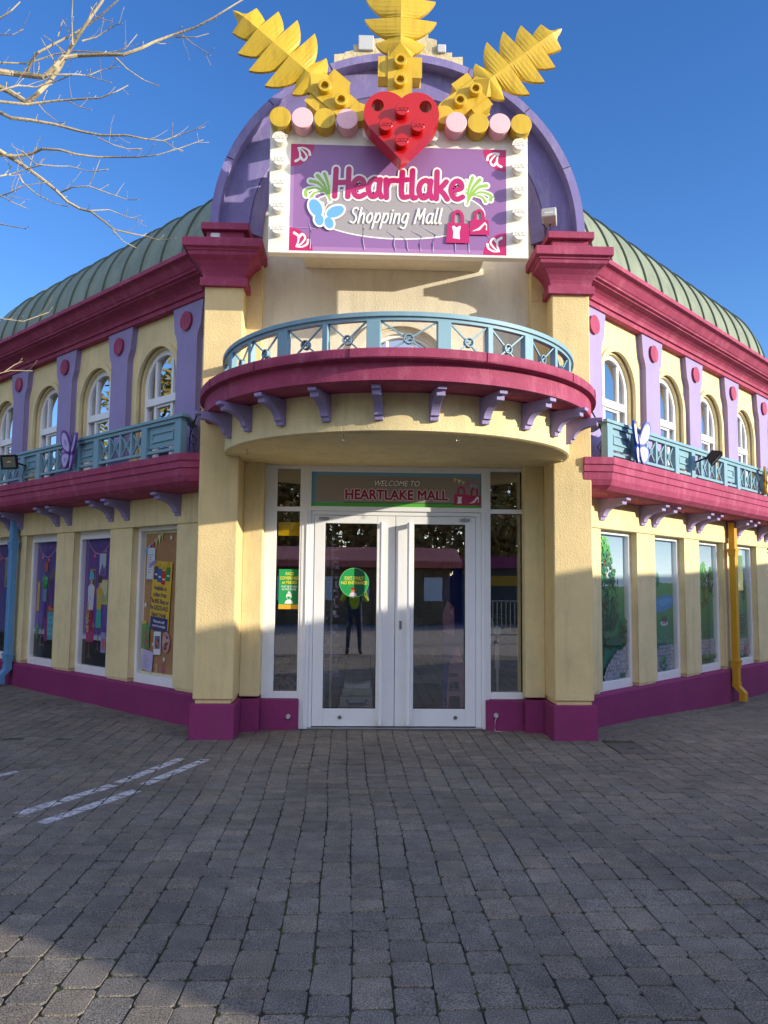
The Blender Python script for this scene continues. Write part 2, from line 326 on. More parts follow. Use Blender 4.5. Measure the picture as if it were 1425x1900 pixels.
for sd in 'RL':
    g = W(sd); Z = WING[sd]; side = 'right' if sd == 'R' else 'left'
    L, L2 = Z['L'], Z['L2']
    # plinth with sloping ledge
    mb = MB(g); prof = [(-.3, -.35), (.035, -.35), (.035, .325), (.0, .345), (-.3, .345)]
    t0 = -.02
    mb.loft([[(t0, o, z) for o, z in prof], [(L2, o, z) for o, z in prof]]); mb.build('plinth', 'magenta', BG)
    # ground floor wall: piers between windows, header above
    mb = MB(g); edges = [t0]
    for c in Z['gw']: edges += [c-Z['gwid']/2, c+Z['gwid']/2]
    edges += [L2]
    for i in range(0, len(edges), 2):
        a, b = edges[i], edges[i+1]
        if b-a < .02: continue
        prof = [(a, .385), (b, .385), (b, Z1), (a, Z1)]
        mb.prism([(p[0], p[1]) for p in prof], -.22, 0, 'y')
        mb.box((a+.02, -.22, .345), (b-.02, -.012, .385))
    mb.box((t0, -.24, Z1), (L2, .022, 2.62))
    mb.build('ground_floor_wall', 'cream', BG, bev=.008)
    # upper wall with arched openings
    mb = MB(g); cs = [c for c in Z['win'] if c+.5 < L]
    lo = [t0]+[(cs[i]+cs[i+1])/2 for i in range(len(cs)-1)]+[L]
    HW = UR+.07
    for i, c in enumerate(cs):
        a, b = lo[i], lo[i+1]; ar = arc(c, UC, HW, math.pi, 0, 24)
        for (s0, s1, z0, z1) in ((a, c-HW, 2.6, 4.72), (c+HW, b, 2.6, 4.72), (c-HW, c+HW, 2.6, UB)):
            mb.add([(s0, 0, z0), (s1, 0, z0), (s1, 0, z1), (s0, 0, z1)], [(0, 1, 2, 3)])
        for k in range(24):
            p, r = ar[k], ar[k+1]
            mb.add([(p[0], 0, p[1]), (r[0], 0, r[1]), (r[0], 0, 4.72), (p[0], 0, 4.72)], [(0, 1, 2, 3)])
        out = arch_outline(c, HW, UB, UC, 24)
        mb.add([(p[0], 0, p[1]) for p in out]+[(p[0], -.2, p[1]) for p in out], [(k, k+1, k+1+len(out), k+len(out)) for k in range(len(out)-1)])
        mb.add([(c-HW, 0, UB), (c+HW, 0, UB), (c+HW, -.2, UB), (c-HW, -.2, UB)], [(0, 1, 2, 3)])
    mb.box((t0, -.35, 4.60), (L, -.25, 4.95)); mb.box((L, -3, 2.6), (L+.05, .0, 4.95))
    mb.build('upper_wall', 'cream', BG)
    # arched window surrounds + windows
    for i, c in enumerate(cs):
        wf = MB(g)
        o0, o1 = -.135, -.075
        ou = [(c-UR-.03, UB)]+arc(c, UC, UR+.03, math.pi, 0, 24)+[(c+UR+.03, UB)]; inn = [(c-UR+.035, UB)]+arc(c, UC, UR-.035, math.pi, 0, 24)+[(c+UR-.035, UB)]
        strip(wf, ou, inn, o0, o1)
        wf.box((c-UR+.03, o0, UB-.0), (c+UR-.03, o1, UB+.07))
        zt = 3.72; wf.box((c-UR+.03, o0, zt-.045), (c+UR-.03, o1+.02, zt+.045))
        for dx in (-.18, .18):
            wf.box((c+dx-.026, o0+.01, UB+.07), (c+dx+.026, o1-.006, zt-.045))
            top = UC+math.sqrt((UR-.035)**2-(abs(dx))**2); wf.box((c+dx-.022, o0+.01, zt+.045), (c+dx+.022, o1-.006, top+.004))
        # inner casement lines
        wf.box((c-.155, o0+.015, zt-.075), (c+.155, o1-.012, zt-.045))
        win = wf.build('window', 'upvc', BG, bev=.004)
        pm = MB(g); pane_poly(pm, [(c-UR+.03, UB+.05)]+arc(c, UC, UR-.03, math.pi, 0, 20)+[(c+UR-.03, UB+.05)], -.11)
        pm.build('pane', 'wglass', win)
        sm = MB(g)
        A = [(c-HW-.045, UB)]+arc(c, UC, HW+.045, math.pi, 0, 28)+[(c+HW+.045, UB)]; Bq = [(c-HW+.02, UB)]+arc(c, UC, HW-.02, math.pi, 0, 28)+[(c+HW-.02, UB)]
        strip(sm, A, Bq, -.01, .028)
        A = Bq; Bq = [(c-HW+.045, UB)]+arc(c, UC, HW-.045, math.pi, 0, 28)+[(c+HW-.045, UB)]
        strip(sm, [(p[0], p[1]) for p in A], Bq, -.12, -.035)
        sm.build('surround', 'cream', win, smooth=False)
    # pilasters
    for c in Z['pil']:
        pm = MB(g); h = .19; H = .29
        lft, rgt = (c-h, c+h)
        if c < .3: lft = c-.12
        a = [(lft, 2.9), (lft, 4.28), (lft-.015 if c > .3 else lft, 4.34), (c-h-.06 if c > .3 else lft, 4.42), (c-H+.01 if c > .3 else lft, 4.62), (c-H if c > .3 else lft, 4.71)]
        b = [(c+H, 4.71), (c+H-.01, 4.62), (c+h+.06, 4.42), (c+h+.015, 4.34), (c+h, 4.28), (c+h, 2.9)]
        pm.prism(a+b, 0, .075, 'y')
        p = pm.build('pilaster', 'lilac', BG, bev=.012)
        rm = MB(g); rm.prism(arc(c, 4.50, .104, 0, 2*math.pi, 28)[:-1], .07, .105, 'y'); rm.build('roundel', 'rasp', p, bev=.006)
    # cornice
    prof = [(-.3, 4.70), (.10, 4.70), (.10, 4.755), (.13, 4.76), (.13, 4.775), (.14, 4.80), (.17, 4.83), (.22, 4.855), (.29, 4.87), (.29, 4.885), (.33, 4.89), (.33, 4.905), (.35, 4.92), (.40, 4.985), (.42, 5.0), (.45, 5.005), (.47, 5.01), (.47, 5.06), (.36, 5.065), (.36, 5.03), (-.3, 5.03)]
    mb = MB(g); mb.loft([[(-.45, o, z) for o, z in prof], [(7.6, o, z) for o, z in prof]]); mb.build('cornice', 'rasp', BG, bev=.004)
    # barrel roof with standing seams and a rounded end
    rf = MB(g); O0, A, Bz, ZB = .30, 1.0, 1.2, 4.98; te = Z['end']; rings = []
    ts = [-.6, 0, te]+[None]*0
    def rsec(t, o_c, s=1.0): return [(t, O0-A+A*math.cos(th)*s, ZB+Bz*math.sin(th)*s) for th in [math.pi/2*k/18 for k in range(19)]]
    secs = [rsec(-.42, 0), rsec(te, 0)]
    for k in range(1, 13):
        ph = math.pi/2*k/12; secs.append([(te+1.0*math.sin(ph)*1.0, O0-A+A*math.cos(th)*math.cos(ph), ZB+Bz*math.sin(th)*math.cos(ph)) for th in [math.pi/2*j/18 for j in range(19)]])
    for a, b in zip(secs[:-1], secs[1:]):
        n = len(a); rf.add(a+b, [(i, i+1, n+i+1, n+i) for i in range(n-1)])
    rf.add([(.0, O0-A, ZB+Bz), (te, O0-A, ZB+Bz), (te, -2, ZB+Bz-.05), (1.6, -2, ZB+Bz-.05)], [(0, 1, 2, 3)])
    roof = rf.build('barrel_roof', 'copper', BG, smooth=True)
    t = -.28
    while t < te+.01:
        sm = MB(g); rings = []
        for k in range(19):
            th = math.pi/2*k/18; co_, si = math.cos(th), math.sin(th); rings.append([(t-.009, O0-A+A*co_-.004, ZB+Bz*si-.004), (t-.007, O0-A+(A+.022)*co_, ZB+(Bz+.022)*si), (t+.007, O0-A+(A+.022)*co_, ZB+(Bz+.022)*si), (t+.009, O0-A+A*co_-.004, ZB+Bz*si-.004)])
        sm.loft(rings); sm.build('seam', 'rib', roof); t += .45
    for ph in (.35, .75, 1.15):
        sm = MB(g); rings = []
        for k in range(19):
            th = math.pi/2*k/18; cp = math.cos(ph); tt = te+math.sin(ph)
            P0 = (tt, O0-A+A*math.cos(th)*cp, ZB+Bz*math.sin(th)*cp); rings.append([(tt-.012, P0[1], P0[2]), (tt, P0[1]+.03*math.cos(th), P0[2]+.03*math.sin(th)), (tt+.012, P0[1], P0[2])])
        sm.loft(rings); sm.build('seam', 'rib', roof)
    # wing balcony: deck with moulded edge, corbels, railing
    co_ = Z['capo']
    prof = [(-.1, 2.53), (co_-.20, 2.53), (co_-.12, 2.545), (co_-.06, 2.59), (co_-.035, 2.65), (co_-.03, 2.72), (co_-.015, 2.725), (co_-.015, 2.795), (co_, 2.80), (co_, 2.875), (-.1, 2.875)]
    yend = Z['capy']
    # the near end is cut square with the entrance front (plane y = yend)
    def t_at(o): return o+yend/q2
    mb = MB(g)
    def near(o, z, back=0.0): dl = min(co_-o, .28); return (o+(yend+dl)/q2, o, z)
    ring0 = [near(max(o, .0) if o > -.05 else o, z) for o, z in prof]; ring0 = [(max(p[0], -.21-p[1] if sd == 'R' else -.1-p[1]), p[1], p[2]) for p in ring0]
    mb.loft([ring0, [(L2, o, z) for o, z in prof]])
    bal = mb.build('wing_balcony', 'rasp', BG, bev=.004)
    # the moulding returns across the square end
    sgn = 1 if sd == 'R' else -1
    xe = (g((t_at(co_), co_, 0))[0])
    mb = MB(); cx = co_; d = [(cx-o, z) for o, z in prof]
    xin = sgn*(1.90 if sd == 'R' else 2.02)
    # depth of the moulding measured back from its outermost face
    pr = [(yend+min(cx-o, .28), z) for o, z in prof if o > 0]
    pr = [(yend+.30, 2.53)]+pr+[(yend+.30, 2.875)]
    def xo(y, z):  # outer x follows the mitre
        return xe-sgn*(0)
    ringA = [(xin, y, z) for y, z in pr]; ringB = [(sgn*(2.08+1.41421*(co_-(y-yend))+y), y, z) for y, z in pr]
    mb.loft([ringA, ringB]); mb.build('end_moulding', 'rasp', bal, bev=.004)
    def corbel(mbx, tc, wd, dep, z0, z1):
        pr = [(0, z0), (.045, z0), (.05, z0+.035), (.075, z0+.04)]
        for k in range(9):
            a = k/8; pr.append((.075+(dep-.13)*(1-math.cos(a*math.pi/2)), z0+.04+(z1-.075-z0-.04)*math.sin(a*math.pi/2)))
        pr += [(dep-.05, z1-.07), (dep-.05, z1-.035), (dep, z1-.03), (dep, z1), (0, z1)]
        mbx.loft([[(tc-wd/2, o, z) for o, z in pr], [(tc+wd/2, o, z) for o, z in pr]])
    for tc in Z['cor']:
        mb = MB(g); corbel(mb, tc, .105, .36, 2.29, 2.53); mb.build('corbel', 'lilac', bal, bev=.005)
    # railing
    ro = .42; rz = 3.30; zb = 2.875; t = Z['rail']
    mb = MB(g)
    mb.box((t-.04, ro-.05, rz-.035), (L2, ro+.05, rz)); mb.box((t, ro-.02, zb+.055), (L2, ro+.02, zb+.09)); mb.box((t, ro-.03, rz-.075), (L2, ro+.03, rz-.035))
    xp, yp, _ = g((t, ro, 0))
    hr = mb.build('handrail', 'teal', bal, bev=.005)
    mb = MB(); mb.box((xp-.05, yp+.0, rz-.036), (xp+.05, 0.15, rz-.002)); mb.build('handrail_return', 'teal', bal, bev=.005)
    def post(tc, wd=.1, dp=.06):
        mb = MB(g); mb.box((tc-wd/2, ro-dp/2-.008, zb), (tc+wd/2, ro+dp/2+.008, rz-.075)); mb.build('post', 'teal', bal, bev=.004)
    def xbay(a, b, n):
        w_ = (b-a)/n; mb = MB(g)
        for k in range(n):
            x0, x1 = a+k*w_, a+(k+1)*w_; z0, z1 = zb+.09, rz-.075; cxm, czm = (x0+x1)/2, (z0+z1)/2
            for (p, q_) in (((x0, z0), (x1, z1)), ((x0, z1), (x1, z0))):
                dx, dz = q_[0]-p[0], q_[1]-p[1]; ln = math.hypot(dx, dz); nx, nz = -dz/ln*.009, dx/ln*.009; e = .004 if p[1] == z0 else -.004
                mb.prism([(p[0]+nx, p[1]+nz), (q_[0]+nx, q_[1]+nz), (q_[0]-nx, q_[1]-nz), (p[0]-nx, p[1]-nz)], ro-.008+e, ro+.008+e, 'y')
            strip(mb, arc(cxm, czm, .034, 0, 2*math.pi, 14)[:-1], arc(cxm, czm, .02, 0, 2*math.pi, 14)[:-1], ro-.016, ro+.016, True)
            if k: mb.box((x0-.02, ro-.022, z0), (x0+.02, ro+.022, z1))
        mb.build('lattice', 'teal', bal)
    def panel(a, b):
        mb = MB(g); mb.box((a, ro-.02, zb+.12), (b, ro-.0, rz-.075))
        m1 = .06; strip(mb, [(a+m1, zb+.12+m1), (b-m1, zb+.12+m1), (b-m1, rz-.075-m1), (a+m1, rz-.075-m1)], [(a+m1+.02, zb+.14+m1), (b-m1-.02, zb+.14+m1), (b-m1-.02, rz-.095-m1), (a+m1+.02, rz-.095-m1)], ro-.01, ro+.014, True)
        mb.build('rail_panel', 'teal', bal, bev=.003)
    post(t+.05, .12); pw = .50 if sd == 'R' else .55; xw = .98
    a = t+.11; first = True
    while a < L2-1.6:
        b = a+(pw if first else .38); panel(a, b); post(b+.06, .11); c0 = b+.115; c1 = c0+xw; xbay(c0, c1, 4); post(c1+.055, .11); a = c1+.11; first = False
    # solid dark box, its colour stands in for the unlit rooms behind the windows
    mb = MB(g); mb.box((1.0, -1.3, .0), (L2, -.6, 4.6)); mb.build('dark_backing', 'dark', BG)
    # ground floor windows
    for c in Z['gw']:
        if c > L2-.5: continue
        hw = Z['gwid']/2-.0; fr = MB(g)
        o = [(c-hw, GB-.02), (c+hw, GB-.02), (c+hw, Z1), (c-hw, Z1)]; tp = .10 if sd == 'L' and c > 1.5 else .045; bt = .085
        i_ = [(c-hw+.05, GB+bt), (c+hw-.05, GB+bt), (c+hw-.05, Z1-tp), (c-hw+.05, Z1-tp)]
        strip(fr, o, i_, -.16, -.09, True)
        w_ = fr.build('shop_window', 'upvc', BG, bev=.004)
        pm = MB(g); pm.add([(c-hw+.045, -.11, GB+bt-.01), (c+hw-.045, -.11, GB+bt-.01), (c+hw-.045, -.11, Z1-tp+.01), (c-hw+.045, -.11, Z1-tp+.01)], [(0, 1, 2, 3)]); pm.build('pane', 'mglass', w_)

# ---- entrance bay
CX = -.03
def EB(p): return (p[0]+CX, p[1], p[2])
PX0, PX1, PY = 1.615, 2.015, -.62
for s in (-1, 1):
    fx = lambda p, s=s: (s*p[0]+CX, p[1], p[2])
    mb = MB(fx); mb.box((PX0, PY, .385), (PX1, .30, 4.62)); mb.box((PX0+.02, PY+.02, .34), (PX1-.02, .3, .385))
    pil = mb.build('pillar', 'ochre', BG, bev=.012)
    mb = MB(fx); mb.box((PX0-.02, PY-.03, 0-.2), (PX1+.025, .3, .345)); mb.build('plinth', 'magenta', pil, bev=.01)
    # capital, swept round three sides
    prof = [(.0, 4.595), (.045, 4.60), (.045, 4.685), (.02, 4.69), (.02, 4.715), (.03, 4.75), (.055, 4.80), (.095, 4.85), (.15, 4.89), (.155, 4.925), (.17, 4.93), (.17, 4.95), (.205, 4.96), (.205, 5.05)]
    mb = MB(fx); rings = []
    for d, z in prof: rings.append([(PX0-d, -.30, z), (PX0-d, PY-d, z), (PX1+d, PY-d, z), (PX1+d, .16, z)])
    mb.loft(rings); mb.build('capital', 'rasp', pil, bev=.004)
    mb = MB(fx); mb.box((PX0+.01, PY-.0, 5.05), (PX1-.0, .2, 5.20)); mb.box((PX0-.045, PY-.055, 5.20), (PX1+.05, .2, 5.275)); mb.build('capital_block', 'rasp', pil, bev=.006)
    # recessed side piece between pillar and glazing, with its plinth
    mb = MB(fx); mb.box((1.405, -.20, .36), (PX0, .25, 2.835)); mb.build('side_pier', 'cream' if s < 0 else 'cream', BG, bev=.008)
    mb = MB(fx); mb.box((1.0, -.10, -.2), (1.405, .25, .315)); mb.box((1.405, -.225, -.2), (PX0-.02, .25, .335)); mb.build('door_plinth', 'magenta', BG, bev=.008)
# white back wall of the niche with an arched balcony window
mb = MB(EB); c = .055; hw = .50; zc = 3.80; yw = -.30
ar = arc(c, zc, hw, math.pi, 0, 24); X = 1.50; zt = 5.27
for (a, b, z0, z1) in ((-X, c-hw, 3.0, zt), (c+hw, X, 3.0, zt)): mb.add([(a, yw, z0), (b, yw, z0), (b, yw, z1), (a, yw, z1)], [(0, 1, 2, 3)])
for k in range(24): p, r_ = ar[k], ar[k+1]; mb.add([(p[0], yw, p[1]), (r_[0], yw, r_[1]), (r_[0], yw, zt), (p[0], yw, zt)], [(0, 1, 2, 3)])
out = arch_outline(c, hw, 3.0, zc, 24); mb.add([(p[0], yw, p[1]) for p in out]+[(p[0], yw+.15, p[1]) for p in out], [(k, k+1, k+1+len(out), k+len(out)) for k in range(len(out)-1)])
mb.box((-X, yw+.25, 3.0), (X, yw+.35, 5.2)); mb.prism([(-X, 5.27), (X, 5.27)]+arc(0, 5.27, X+.02, 0, math.pi, 40), yw, yw+.1, 'y')
mb.build('niche_wall', 'white', BG)
for s in (-1, 1):
    fx = lambda p, s=s: (s*p[0]+CX, p[1], p[2])
    mb = MB(fx); mb.box((1.445, -.40, 3.0), (PX0+.02, -.28, 4.60)); mb.box((1.445, -.40, 4.60), (PX0+.02, -.28, 4.95)); mb.build('side_strip', 'ochre', BG, bev=.006)
wf = MB(EB); sur = MB(EB)
A = [(c-hw-.12, 3.0)]+arc(c, zc, hw+.12, math.pi, 0, 30)+[(c+hw+.12, 3.0)]; Bq = [(c-hw-.02, 3.0)]+arc(c, zc, hw+.02, math.pi, 0, 30)+[(c+hw+.02, 3.0)]
strip(sur, A, Bq, yw-.0, yw-.045); A2 = Bq; B2 = [(c-hw+.045, 3.0)]+arc(c, zc, hw-.045, math.pi, 0, 30)+[(c+hw-.045, 3.0)]
strip(sur, A2, B2, yw+.06, yw+.02)
A3 = [(p[0], p[1]) for p in B2]; B3 = [(c-hw+.08, 3.0)]+arc(c, zc, hw-.08, math.pi, 0, 30)+[(c+hw-.08, 3.0)]
strip(wf, A3, B3, yw+.13, yw+.05); wf.box((c+.115, yw+.06, 3.0), (c+.15, yw+.12, zc+.39)); wf.box((c-.17, yw+.06, 3.0), (c-.135, yw+.12, zc+.38)); wf.box((c-.41, yw+.055, 3.52), (c+.41, yw+.125, 3.58))
win = wf.build('window', 'upvc', BG); sur.build('surround', 'white', win)
pm = MB(EB); pane_poly(pm, [(c-.44, 3.0)]+arc(c, zc, .43, math.pi, 0, 20)+[(c+.44, 3.0)], yw+.1); pm.build('pane', 'wglass', win)
# great arch: rim, recessed band and soffit
ZC = 5.27
def ringsolid(mbx, prof, a0=0, a1=math.pi, n=64, zdown=None):
    secs = []
    for k in range(n+1):
        th = a0+(a1-a0)*k/n; secs.append([(math.cos(th)*r, y, ZC+math.sin(th)*r) for r, y in prof])
    mbx.loft(secs)
mb = MB(EB); ringsolid(mb, [(1.985, .3), (1.985, -.60), (1.90, -.60), (1.895, -.46), (1.60, -.46), (1.59, -.44), (1.59, .3)]); arch = mb.build('arch', 'purple', BG, smooth=True)
mb = MB(EB); ringsolid(mb, [(1.588, -.1), (1.588, -.455), (1.47, -.34), (1.45, -.1)]); mb.build('inner_arch', 'purple', arch, smooth=True)
for k in range(1, 8):
    th = math.pi*k/8; mbj = MB(EB); cth, sth = math.cos(th), math.sin(th)
    mbj.cyl((cth*1.902, -.603, ZC+sth*1.902), (cth*1.984, -.603, ZC+sth*1.984), .0035, n=6); mbj.build('arch_joint', 'black', arch)
# barrel behind the arch and stepped stone top
mb = MB(EB); secs = []
for y in (.28, 3.4): secs.append([(math.cos(math.pi*k/32)*1.9, y, ZC-.02+math.sin(math.pi*k/32)*1.9) for k in range(33)])
n = 33; mb.add(secs[0]+secs[1], [(i, i+1, n+i+1, n+i) for i in range(n-1)]); mb.build('centre_roof', 'copper', BG, smooth=True)
mb = MB(EB); rs = random.Random(3)
for (x0, x1, z0, z1) in ((-.72, .74, 7.0, 7.63), (-.60, .62, 7.63, 7.69), (-.50, .53, 7.69, 7.76), (-.30, .44, 7.76, 7.86), (-.16, .34, 7.86, 7.93)):
    n = 14; pts = [(x0, z0)]+[(x0+(x1-x0)*i/n, z1+rs.uniform(-.025, .02)) for i in range(n+1)]+[(x1, z0)]
    mb.prism(pts, (z0-7.0)*.05, .5, 'y')
mb.build('stone_crest', 'stone', BG, bev=.015)
for bx_ in (((-.46, .0, 7.70), (-.28, .2, 7.88)), ((.46, .0, 7.70), (.56, .2, 7.80))): mb = MB(EB); mb.box(*bx_); mb.build('vent_box', 'grey', BG, bev=.01)
# round balcony
YC = -.5
def ell(a, b, th): return (a*math.sin(th), YC-b*math.cos(th))
def sweep(mbx, prof, n=72, ext=.25):
    secs = []
    ths = [-math.pi/2+math.pi*k/n for k in range(n+1)]
    secs.append([(-a, YC+ext, z) for a, b, z in prof])
    for th in ths: secs.append([(*ell(a, b, th), z) for a, b, z in prof])
    secs.append([(a, YC+ext, z) for a, b, z in prof]); mbx.loft(secs)
mb = MB(EB); sweep(mb, [(.3, .1, 2.83), (1.74, 1.545, 2.83), (1.765, 1.57, 2.845), (1.765, 1.57, 3.18), (.3, .1, 3.18)])
mb.box((-1.0, -.9, 2.832), (1.0, .3, 3.1))
drum = mb.build('balcony_drum', 'cream', BG, smooth=True)
mb = MB(EB); mb.add([(*ell(1.742, 1.547, -math.pi/2+math.pi*k/48), 2.829) for k in range(49)]+[(1.742, .2, 2.829), (-1.742, .2, 2.829)], [tuple(range(51))]); mb.build('soffit', 'cream', drum)
mb = MB(EB); sweep(mb, [(1.5, 1.3, 3.17), (1.84, 1.66, 3.17), (1.84, 1.70, 3.155), (1.93, 1.96, 3.155), (1.965, 2.0, 3.17), (1.965, 2.0, 3.315), (1.975, 2.01, 3.32), (2.01, 2.09, 3.325), (2.01, 2.10, 3.335), (2.01, 2.10, 3.40), (2.0, 2.085, 3.41), (1.5, 1.3, 3.41)])
deck = mb.build('balcony', 'rasp', BG, smooth=True)
for k in range(10):
    th = R(-67.5+15*k); x, y = ell(1.765, 1.57, th); ang = math.atan2(math.sin(th)*1.57, math.cos(th)*1.765)
    nx, ny = math.sin(ang), -math.cos(ang); tx, ty = math.cos(ang), math.sin(ang)
    F = lambda p: (x+CX+tx*p[0]+nx*p[1], y+ty*p[0]+ny*p[1], p[2])
    mb = MB(F); corbel(mb, 0, .075, .345, 2.925, 3.157); mb.build('corbel', 'lilac', deck, bev=.005)
# joints in the coping
for dg in (-62, -40, -14, 18, 47, 66):
    th = R(dg); a = ell(2.012, 2.102, th); mb = MB(EB); mb.box((a[0]-.003, a[1]-.003, 3.33), (a[0]+.003, a[1]+.003, 3.405)); mb.build('coping_joint', 'black', deck)
# railing of the round balcony
ra, rb = 1.755, 1.84; rz = 3.775
mb = MB(EB); sweep(mb, [(ra-.045, rb-.045, rz-.04), (ra+.045, rb+.045, rz-.04), (ra+.045, rb+.045, rz-.004), (ra+.035, rb+.035, rz), (ra-.045, rb-.045, rz)], ext=-.08); mb.build('handrail', 'teal', deck, smooth=True)
mb = MB(EB); sweep(mb, [(ra-.025, rb-.025, rz-.07), (ra+.025, rb+.025, rz-.07), (ra+.025, rb+.025, rz-.04), (ra-.025, rb-.025, rz-.04)], ext=-.08); mb.build('under_rail', 'teal', deck, smooth=True)
def local(th, a=ra, b=rb):
    x, y = ell(a, b, th); ang = math.atan2(math.sin(th)*b, math.cos(th)*a)
    return x+CX, y, math.sin(ang), -math.cos(ang), math.cos(ang), math.sin(ang)
PW = [(-66, .11), (-37, .11), (-9.5, .115), (9.5, .115), (37, .11), (66, .11), (-51.5, .05), (-23, .05), (23, .05), (51.5, .05), (-80, .06), (80, .06)]
for dg, wd in PW:
    x, y, nx, ny, tx, ty = local(R(dg)); F = lambda p: (x+tx*p[0]+nx*p[1], y+ty*p[0]+ny*p[1], p[2])
    mb = MB(F); mb.box((-wd/2, -.028, 3.40), (wd/2, .028, rz-.07)); mb.build('post', 'teal', deck, bev=.004)
srt = sorted(PW)
for (d0, w0), (d1, w1) in zip(srt[:-1], srt[1:]):
    x0, y0, *_r, tx0, ty0 = local(R(d0)); x1, y1, nx1, ny1, tx1, ty1 = local(R(d1))
    a = Vector((x0+tx0*w0/2, y0+ty0*w0/2, 0)); b = Vector((x1-tx1*w1/2, y1-ty1*w1/2, 0)); dv = b-a; ln = dv.length; tx, ty = dv.x/ln, dv.y/ln
    F = lambda p: (a.x+tx*p[0]+ty*p[1], a.y+ty*p[0]-tx*p[1], p[2]); mb = MB(F); z0, z1 = 3.41, rz-.07
    for p, q_, e in (((0, z0), (ln, z1), .005), ((0, z1), (ln, z0), -.005)):
        dx, dz = q_[0]-p[0], q_[1]-p[1]; l2 = math.hypot(dx, dz); nx, nz = -dz/l2*.0065, dx/l2*.0065
        mb.prism([(p[0]+nx, p[1]+nz), (q_[0]+nx, q_[1]+nz), (q_[0]-nx, q_[1]-nz), (p[0]-nx, p[1]-nz)], -.007+e, .007+e, 'y')
    strip(mb, arc(ln/2, (z0+z1)/2, .042, 0, 2*math.pi, 18)[:-1], arc(ln/2, (z0+z1)/2, .033, 0, 2*math.pi, 18)[:-1], -.02, .02, True)
    mb.build('lattice', 'teal', deck)

# ---- entrance glazing
def rectframe(mb, x0, z0, x1, z1, wl, wr, wb, wt, y0, y1):
    mb.box((x0, y0, z0), (x0+wl, y1, z1)); mb.box((x1-wr, y0, z0), (x1, y1, z1)); mb.box((x0+wl, y0+.001, z0), (x1-wr, y1-.001, z0+wb)); mb.box((x0+wl, y0+.001, z1-wt), (x1-wr, y1-.001, z1))
DX0, DX1 = -1.035, 1.01
mb = MB(); 
for x0, x1 in ((-1.435, DX0), (DX1, 1.405)):
    rectframe(mb, x0, .32, x1, 2.83, (.13 if x0 < 0 else .02), (.02 if x0 < 0 else .03), .075, .04, -.045, .04)
    mb.box((x0+.02, -.044, 2.325), (x1-.02, .039, 2.375))
# jambs + head
mb.box((DX0, -.05, .0), (DX0+.10, .05, 2.83)); mb.box((DX1-.08, -.05, .0), (DX1, .05, 2.83))
mb.box((DX0+.10, -.048, 2.335), (DX1-.08, .048, 2.385)); mb.box((DX0+.10, -.048, 2.765), (DX1-.08, .048, 2.83))
mb.box((DX0+.10, -.03, 2.29), (DX1-.08, .048, 2.333)); mb.box((DX0+.10, -.03, .0), (DX0+.14, .048, 2.29)); mb.box((DX1-.14, -.03, .0), (DX1-.08, .048, 2.29))
# stepped lining of the jambs
mb.box((DX0+.05, -.062, .01), (DX0+.065, -.048, 2.33)); mb.box((DX1-.05, -.062, .01), (DX1-.035, -.048, 2.33))
entry = mb.build('entrance_frame', 'upvc', BG, bev=.004)
mb = MB(); mb.box((DX0+.1, -.09, -.02), (DX1-.08, .06, .022)); mb.build('threshold', 'steel', entry, bev=.004)
for x0, x1 in ((-1.305, DX0-.02), (DX1+.02, 1.375)):
    for z0, z1 in ((.39, 2.33), (2.37, 2.80)):
        mb = MB(); mb.add([(x0-.01, .0, z0), (x1+.01, .0, z0), (x1+.01, .0, z1), (x0-.01, .0, z1)], [(0, 1, 2, 3)]); mb.build('pane', 'glass', entry)
        mb = MB(); rectframe(mb, x0-.004, z0, x1+.004, z1-.004, .006, .006, .006, .006, -.02, -.003); mb.build('gasket', 'black', entry)
for s, (x0, x1) in ((-1, (-.892, -.014)), (1, (-.008, .867))):
    mb = MB(); wl, wr = (.115, .20) if s < 0 else (.20, .115)
    rectframe(mb, x0, .03, x1, 2.285, wl-.0, wr, .185, .085, -.035, .03)
    door = mb.build('door', 'upvc', BG, bev=.004)
    gx0, gx1 = x0+wl, x1-wr
    # the inner stile is narrower than the white strip beside it
    mb = MB(); mb.add([(gx0-.01, 0, .2), (gx1+.01, 0, .2), (gx1+.01, 0, 2.21), (gx0-.01, 0, 2.21)], [(0, 1, 2, 3)]); mb.build('pane', 'glass', door)
    mb = MB(); rectframe(mb, gx0-.002, .213, gx1+.002, 2.202, .008, .008, .008, .008, -.03, -.006); mb.build('gasket', 'black', door)
    hx = -.165 if s < 0 else .135
    mb = MB(); mb.cyl((hx, -.115, .06), (hx, -.115, 2.21), .023); mb.cyl((hx, -.115, .09), (hx, -.03, .09), .026); mb.cyl((hx, -.115, 2.18), (hx, -.03, 2.18), .026); mb.cyl((hx, -.04, .09), (hx, -.034, .09), .055)
    mb.build('handle', 'upvc', door, smooth=True)
    mb = MB(); mb.cyl((x0+.30 if s < 0 else x1-.22, -.05, .125), (x0+.30 if s < 0 else x1-.22, -.034, .125), .02); mb.build('lock', 'steel', door, smooth=True)
    kx = x0+.10 if s < 0 else x1-.12
    mb = MB(); mb.box((kx-.055, -.055, 2.235), (kx+.055, -.036, 2.265)); mb.box((kx-.02, -.06, 2.232), (kx+.02, -.05, 2.268)); mb.build('hinge', 'steel', door, bev=.003)
mb = MB(); mb.box((.035, -.044, 1.06), (.062, -.034, 1.15)); mb.build('lock_plate', 'steel', entry, bev=.003)
for x, zz in ((-1.135, .14), (1.075, .16)):
    mb = MB(); mb.cyl((x, -.10, zz), (x, -.14, zz), .026, .018); mb.build('bell_push' if x < 0 else 'socket', 'grey', BG, smooth=True)
mb = MB(); mb.tube([(1.075, -.135, .15), (1.06, -.125, .1), (1.06, -.12, .0), (1.07, -.14, -.0), (1.12, -.16, -.0)], .004); mb.build('cable', 'grey', BG)

